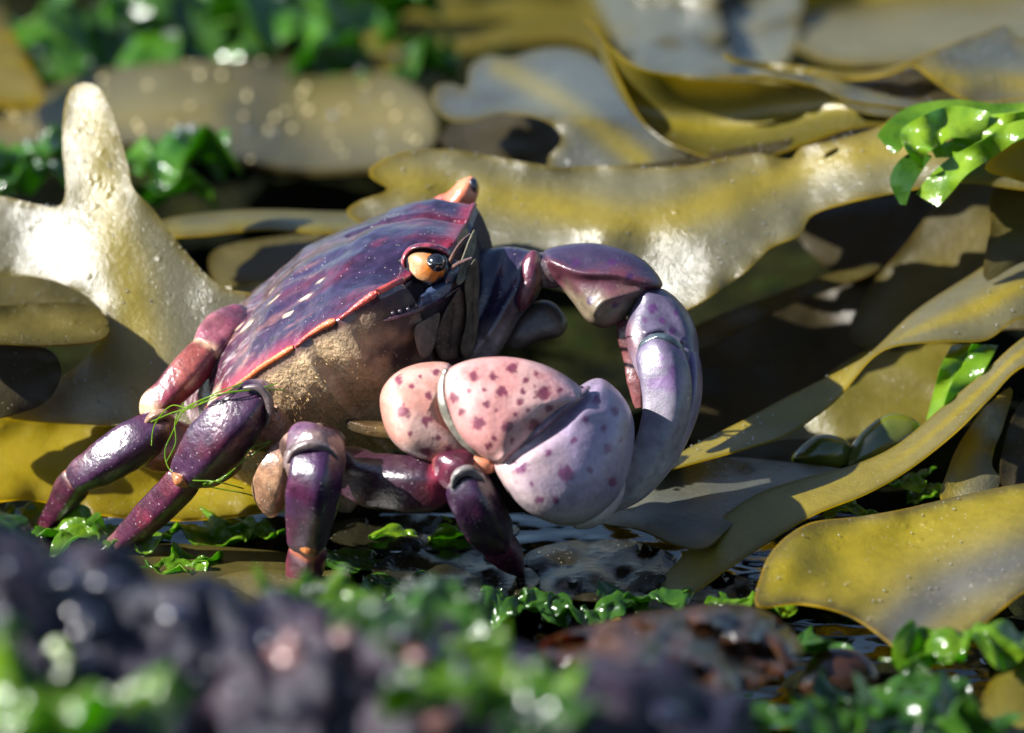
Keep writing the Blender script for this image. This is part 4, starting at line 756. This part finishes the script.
LET = [
 (345, 560, .05, .40, W_DEEP, 'dark frond right beside the facing leg\'s tip'), (390, 588, .08, .45, W_DEEP, 'dark crumpled frond in the water before the facing leg'), (455, 598, .08, .40, W_DEEP, 'dark frond in the pool below the bent front leg'),
 (640, 600, .08, .35, W_DEEP, 'small dark frond next to the end of the thin strap'), (180, 560, .1, .40, W_GREEN, 'green frond below the diagonal leg'), (75, 535, .1, .4, W_GREEN, 'green frond between the rearmost leg\'s tip and the rock'),
 (30, 515, .1, .55, W_DEEP, 'dark green frond at the left edge under the yellow blade'),
 (125, 540, .1, .45, W_GREEN, 'green frond lying by the rearmost leg\'s tip'),
 (215, 530, .05, .55, W_GREEN, 'bright green frond between the diagonal leg and the facing leg'),
 (262, 528, .1, .28, W_GREEN, 'small shiny green frond beside the facing leg'),
 (430, 530, .12, .50, W_LIME, 'green frond on the water behind the bent front leg'),
 (520, 607, .15, .38, W_DEEP, 'crumpled green frond at the edge of the dark pool'),
 (590, 610, .1, .35, W_DEEP, 'dark frond where the yellow strap ends'),
 (748, 600, .2, .35, W_GREEN, 'small ruffled frond at the tip of the broad yellow leaf'),
 (800, 640, .3, .5, W_DEEP, 'green frond under the broad yellow leaf'),
 (870, 690, .3, .8, W_DEEP, 'dark green frond mass below the broad yellow leaf'),
 (975, 650, .4, .6, W_GREEN, 'bright green frond beside the corner leaf'),
 (930, 715, .5, .7, W_DEEP, 'green frond at the bottom next to the corner leaf'),
 (820, 722, .6, .6, W_DEEP, 'green frond at the bottom edge under the amber bubble'),
 (905, 480, .5, .30, W_GREEN, 'small green frond curled beneath the thin yellow strap'),
 (925, 492, .4, .22, W_GREEN, 'tiny green curl at the foot of the upright strip'),
 (845, 505, .5, .32, W_GREEN, 'green frond peeping out behind the broad leaf\'s top edge'),
]
for k, (x, y, h, s, mt, lb) in enumerate(LET): lettuce(x, y, at_ground(x, y, h), s, mt, lb, 100 + k)
BK = [(40, 40, 1.4), (95, 25, 1.2), (150, 55, 1.2), (200, 20, 1.5), (270, 40, 1.3), (330, 60, 1.1), (390, 70, .9), (300, 5, 1.4), (20, 170, .7), (60, 190, .6), (180, 170, .8), (150, 185, .6)]
where = ['in the far upper left corner', 'right of the leaning yellow blade', 'behind the forked blade\'s upright tip', 'at the top between two pale glints', 'in front of the far pale strap', 'at the broad olive blade\'s upper edge', 'near the end of the far pale strap', 'at the very top left of centre', 'left of the forked blade\'s tip', 'tucked in the forked blade\'s crotch', 'in shade right of the forked tip', 'close beside the forked tip\'s right edge']
for k, ((x, y, s), wd) in enumerate(zip(BK, where)):
    lettuce(x, y, at_ground(x, y, .9 if y < 100 else 1.0) + (0 if y < 100 else 1.5), s, W_WET if k % 3 else W_DEEP, 'blurred green frond ' + wd, 200 + k, lift=.7, crumple=.55)
# green ribbons on the long blade
RB = [([((1060, 100, -1.9), (1060, 122, -1.3)), ((1000, 104, -1.9), (1004, 126, -1.3)), ((955, 100, -2.0), (950, 124, -1.3)), ((912, 106, -1.9), (914, 134, -1.2)), ((888, 122, -1.6), (900, 150, -1.0)), ((877, 136, -1.4), (892, 153, -1.2))], 'uppermost green ribbon arching to a curled tip'),
      ([((990, 112, -.9), (985, 140, -.9)), ((955, 106, -1.3), (952, 138, -.6)), ((926, 114, -.7), (940, 146, -.9)), ((902, 130, -1.0), (932, 150, -.4)), ((904, 146, -.5), (924, 158, -.7)), ((918, 168, -.8), (923, 171, -.8))], 'broad folded green ribbon hanging to a point'),
      ([((1060, 106, -.9), (1060, 132, -.5)), ((1018, 112, -.5), (1022, 136, -.8)), ((988, 116, -1.0), (1000, 140, -.4)), ((964, 132, -.7), (980, 150, -.8)), ((946, 142, -1.1), (962, 156, -.6)), ((930, 148, -1.1), (936, 158, -1.0))], 'light green ribbon in the middle of the cluster'),
      ([((1060, 116, -.3), (1060, 134, -.2)), ((1014, 122, -.5), (1024, 138, -.1)), ((982, 140, -.3), (995, 156, -.5)), ((950, 158, -.9), (968, 174, -.4)), ((928, 178, -.8), (952, 192, -.8)), ((916, 194, -1.0), (938, 207, -.8))], 'lowest green ribbon reaching down over the blade edge'),
      ([((915, 150, -1.1), (932, 156, -1.0)), ((898, 162, -1.1), (920, 174, -1.0)), ((890, 182, -1.1), (912, 188, -1.0)), ((900, 204, -1.1), (906, 205, -1.1))], 'thin wet dark green scrap stuck flat on the pale blade')]
for k, (st, lb) in enumerate(RB):
    ribbon('sea_lettuce', st, (W_GREEN, W_LIME, W_LIME, W_LIME, W_DEEP)[k], thick=.010, nu=12, nv=12, seed=60 + k, wav=.09, label='%s on the long blade' % lb if k < 4 else lb, cat='seaweed', group='sea lettuce fronds')
ribbon('sea_lettuce', [((952, 346, -1.2), (974, 344, -.7)), ((940, 368, -.5), (966, 366, -.7)), ((934, 392, -.8), (958, 392, -.2)), ((926, 424, -.4), (948, 424, 0))], W_LIME, thick=.015, nu=10, nv=14, wav=.10, seed=3, label='pleated green ribbon standing between the two yellow straps', cat='seaweed', group='sea lettuce fronds')
ribbon('sea_lettuce', [((972, 344, -.6), (998, 346, -.9)), ((960, 366, -.8), (986, 368, -.3)), ((948, 392, -.2), (970, 396, -.5)), ((940, 420, -.5), (956, 424, -.1))], W_GREEN, thick=.015, nu=10, nv=14, wav=.10, seed=8, label='second darker green ribbon right beside the pleated one', cat='seaweed', group='sea lettuce fronds')
m, N, L, B = nodes('bulb'); n_ = tex(N, L, 'Noise', 2.4, 4); r__ = ramp(N, [(.3, (.035, .05, .006)), (.7, (.11, .12, .012))]); L.new(n_.outputs['Fac'], r__.inputs[0]); L.new(r__.outputs[0], B.inputs['Base Color']); B.inputs['Roughness'].default_value = .25; B.inputs['Coat Weight'].default_value = .6; M_BULB = m
def bulb(outline, z, lb, mat=None):
    pillow('kelp_bladder', outline, z, .22, .2, mat or M_BULB, None, lambda v, W: np.tile([.1, .15, .02], (len(v), 1)), nang=60, nr=16, seed=3)
    o = [x for x in bpy.data.objects if x.name.startswith('kelp_bladder')][-1]; return o
ob = bulb([(846, 470), (852, 445), (870, 425), (890, 414), (912, 418), (922, 432), (905, 455), (880, 472)], -.35, ''); tag(ob, 'smooth green air bladder in the fold between the yellow straps', 'kelp')
ob = bulb([(792, 460), (802, 445), (822, 434), (846, 440), (852, 456), (840, 470), (810, 468)], -.4, ''); tag(ob, 'smaller green swollen tip left of the air bladder', 'kelp')

# green thread over the diagonal leg
def thread(pts, rad, label):
    q = catmull([(a, b, c) for a, b, c in pts], 8); c = Pa(q); n = len(c); T = np.gradient(c, axis=0); T /= np.linalg.norm(T, axis=1)[:, None] + 1e-9
    V_ = []; ns = 6
    for i in range(n):
        S = np.cross(T[i], FWD); S /= np.linalg.norm(S) + 1e-9; Q = np.cross(S, T[i])
        for k in range(ns): V_.append(c[i] + (S * math.cos(k * 1.047) + Q * math.sin(k * 1.047)) * rad)
    return V_, [(i * ns + k, i * ns + (k + 1) % ns, (i + 1) * ns + (k + 1) % ns, (i + 1) * ns + k) for i in range(n - 1) for k in range(ns)]
strands = []
base = [[(283, 391, 1.6), (255, 392, 1.8), (225, 396, 1.85), (200, 402, 1.7), (182, 414, 1.5), (170, 435, 1.35), (164, 455, 1.3), (170, 470, 1.35), (185, 480, 1.5), (215, 484, 1.7), (245, 490, 1.5)],
        [(240, 388, 1.75), (215, 396, 1.8), (190, 408, 1.6), (172, 412, 1.4), (154, 424, 1.2), (158, 445, 1.2), (175, 465, 1.35), (182, 478, 1.5)],
        [(270, 440, 1.7), (255, 452, 1.75), (240, 462, 1.7), (225, 476, 1.7), (205, 486, 1.6), (250, 497, 1.5), (262, 500, 1.4)],
        [(186, 400, 1.5), (180, 420, 1.4), (176, 440, 1.4), (168, 462, 1.35)]]
sv, sf = [], []
for k in range(7):
    b = base[k % 4][:(11, 6, 7, 4)[k % 4] if k < 4 else 5]; j = rng.normal(0, 2.6, (len(b), 2)); off = rng.normal(0, 1.5, 2)
    V_, F = thread([(x + j[i, 0] + off[0], y + j[i, 1] + off[1], z - .08 + .04 * rng.random()) for i, (x, y, z) in enumerate(b)], .0065, '')
    n0 = len(sv); sv += V_; sf += [tuple(a + n0 for a in f) for f in F]
mesh_obj('algae_thread', sv, sf, W_LIME, label='tangled bright green algae threads looped around the diagonal leg', cat='seaweed')

# ------------------------------------------------------------------ foreground rocks and scraps (out of focus)
def rock(outline, z, tf, tb, mat, label, seed, dents=.35, tilt=(0, 0), name='rock', cat='rock', grp='foreground rocks'):
    o = pillow(name, outline, z, tf, tb, mat, None, lambda v, W: np.tile([.1, .1, .1], (len(v), 1)), nang=110, nr=34, seed=seed, dents=dents, tilt=tilt)
    tag(o, label, cat, grp); return o
rock([(-80, 520), (0, 530), (60, 548), (130, 572), (200, 590), (260, 618), (300, 660), (330, 800), (200, 1040), (-80, 1040)], 11, 2.0, 2.4, M_ROCK, 'large dark purple wet rock blurred at the lower left', 1)
rock([(200, 640), (260, 618), (330, 614), (400, 622), (460, 640), (500, 680), (520, 800), (400, 1060), (220, 1060)], 11.6, 1.8, 1.6, M_ROCK, 'brownish pink blurred rock at the bottom with bright glints', 2)
rock([(480, 690), (540, 664), (620, 676), (700, 700), (760, 740), (760, 1060), (500, 1060)], 11.6, 1.6, 1.4, M_ROCK, 'low grey rock blurred at the bottom middle', 3)
M_AMBER = kelp_mat('kelp_brown', (.035, .014, .006), (.07, .03, .01), .25, (.35, .12, .02), .25, .2, .8)
kelp([(540, 648), (580, 628), (640, 616), (700, 606), (750, 606), (790, 630), (800, 660), (740, 690), (660, 700), (580, 690)], [(540, 648, 6.4), (700, 606, 5.4), (800, 640, 5.4), (700, 690, 7.4), (580, 690, 7.6), (660, 650, 6.9)], M_AMBER, 'blurred reddish brown wet blade in front of the yellow strap', seed=41, wav=.3, wsc=1.6)
ob = bulb([(800, 690), (806, 664), (825, 650), (852, 650), (872, 662), (880, 680), (868, 700), (835, 708)], 4.2, '', M_AMBER); tag(ob, 'glossy amber brown air bladder with a bright glint', 'kelp')
FG = [(20, 690, 12.6, .6, W_GREEN, 'large blurred green frond at the bottom left corner'), (75, 720, 13, .7, W_GREEN, 'blurred green frond on the rock\'s foot at the bottom left'), (5, 640, 12, .3, W_DEEP, 'small dark blurred frond at the rock\'s left edge'),
      (320, 600, 7.5, .42, W_GREEN, 'blurred bright green frond below the facing leg'), (385, 640, 11.6, .5, W_DEEP, 'blurred grey green frond over the pink brown rock'), (450, 650, 11.8, .55, W_GREEN, 'blurred deep green frond right of the pink brown rock'),
      (475, 690, 12.6, .6, W_GREEN, 'blurred green frond at the bottom middle'), (430, 612, 9.0, .5, W_DEEP, 'blurred light green frond behind the pink brown rock'), (545, 722, 13, .4, W_DEEP, 'dark blurred frond at the bottom beside the grey rock'), (380, 615, 8.5, .35, W_GREEN, 'small blurred frond between the facing leg and the pink brown rock')]
for k, (x, y, z, s, mt, lb) in enumerate(FG): lettuce(x, y, z + .6, s, mt, lb, 300 + k, lift=.8)

# pale bumps on the far speckled blade
far_blade = [o for o in bpy.data.objects if 'dull olive blade dotted' in o.get('label', '')][0]
def build_bumps():
    bm = bmesh.new(); bmesh.ops.create_icosphere(bm, subdivisions=2, radius=1); bv = np.array([v.co[:] for v in bm.verts]); bf = [tuple(v.index for v in f.verts) for f in bm.faces]; bm.free()
    V_, F = [], []
    polys = far_blade.data.polygons
    for k in range(60):
        p = polys[random.randrange(len(polys))]; n = len(V_); nrm = np.array(p.normal[:]); nrm = nrm * (1 if nrm[1] < 0 else -1)
        V_ += list(bv * random.uniform(.022, .046) + np.array(p.center[:]) + ORG[far_blade.name] + nrm * .03); F += [tuple(i + n for i in f) for f in bf]
    mesh_obj('bumps', V_, F, M_BUMP, far_blade, kind='stuff')
m, N, L, B = nodes('kelp_bump'); B.inputs['Base Color'].default_value = (.42, .35, .17, 1); B.inputs['Roughness'].default_value = .3; M_BUMP = m
build_bumps()

def grit(name, label, mat, spots, rmin, rmax):  # glossy bits added so the near rocks sparkle
    bm = bmesh.new(); bmesh.ops.create_icosphere(bm, subdivisions=3, radius=1); bv = np.array([v.co[:] for v in bm.verts]); bf = [tuple(v.index for v in f.verts) for f in bm.faces]; bm.free()
    V_, F = [], []
    for (x, y, z) in spots:
        r = random.uniform(rmin, rmax); n = len(V_); sq = np.array([random.uniform(.7, 1.4), random.uniform(.7, 1.4), random.uniform(.4, .8)])
        V_ += list(bv * r * sq + P(x, y, z)); F += [tuple(i + n for i in f) for f in bf]
    return mesh_obj(name, V_, F, mat, kind='stuff', label=label, cat='gravel')
def rtop(x): return np.interp(x, [0, 60, 130, 200, 260, 330, 400, 460, 500, 540, 620, 700], [535, 553, 577, 596, 622, 620, 628, 646, 690, 674, 686, 708])
def grit_mat(name, c, cr):
    m, N, L, B = nodes(name); n_ = tex(N, L, 'Noise', 3, 3); r_ = ramp(N, [(.35, tuple(np.array(c) * .5)), (.65, c)]); L.new(n_.outputs['Fac'], r_.inputs[0]); L.new(r_.outputs[0], B.inputs['Base Color']); B.inputs['Roughness'].default_value = .4
    B.inputs['Coat Weight'].default_value = 1; B.inputs['Coat Roughness'].default_value = cr; B.inputs['Coat IOR'].default_value = 1.65; return m
sp = [(x, rtop(x) + random.uniform(4, 110), random.uniform(11.4, 13)) for x in rng.uniform(-20, 700, 80)]
grit('gravel', 'dark glossy grit added for glints, blurred across the near rocks', grit_mat('grit_dark', (.012, .011, .030), .22), sp, .05, .16)
sp = [(x, rtop(x) + random.uniform(10, 90), random.uniform(11.6, 13)) for x in rng.uniform(260, 440, 20)]
grit('gravel', 'pinkish brown shell grit blurred on the middle near rock', grit_mat('grit_pink', (.22, .10, .09), .22), sp, .05, .16)


# droplets that glint
def droplets(pts, name, label):
    V_, F = [], []
    bm = bmesh.new(); bmesh.ops.create_icosphere(bm, subdivisions=2, radius=1); bv = np.array([v.co[:] for v in bm.verts]); bf = [tuple(v.index for v in f.verts) for f in bm.faces]; bm.free()
    for (c, r) in pts:
        n = len(V_); V_ += list(bv * r + c); F += [tuple(i + n for i in f) for f in bf]
    return mesh_obj(name, V_, F, M_DROP, kind='stuff', label=label, cat='water')
def drop_on(objs, k, rmin, rmax):
    out = []
    for o in objs:
        me = o.data; mw = ORG[o.name]
        for _ in range(k):
            p = me.polygons[random.randrange(len(me.polygons))]
            if abs(p.normal.z) < .25: continue
            out.append((np.array(p.center[:]) + mw + np.array([0, 0, .03]), random.uniform(rmin, rmax)))
    return out
objs = [o for o in bpy.data.objects if o.type == 'MESH']
bl = [o for o in objs if o.get('label', '').startswith('blurred green frond') or 'dull olive blade dotted' in o.get('label', '')]
droplets(drop_on(bl, 7, .025, .06), 'water_droplets', 'scattered shining droplets on the far weeds')
fg = [o for o in objs if o.name.startswith('rock') or (o.name.startswith('sea_lettuce') and 'blurred' in o.get('label', '') and o not in bl)]
droplets(drop_on(fg, 9, .02, .05), 'water_droplets', 'scattered shining droplets on the near rocks')
kb = [o for o in objs if o.name.startswith('kelp') and any(w in o.get('label', '') for w in ('forked', 'long pale', 'ragged', 'broad yellow', 'strap blade', 'rolled'))]
kb2 = [o for o in kb if any(w in o['label'] for w in ('pale forked', 'long pale'))]
droplets(drop_on(kb, 40, .006, .012) + drop_on(kb2, 60, .006, .013), 'water_droplets', 'fine beads of water on the nearer kelp blades')
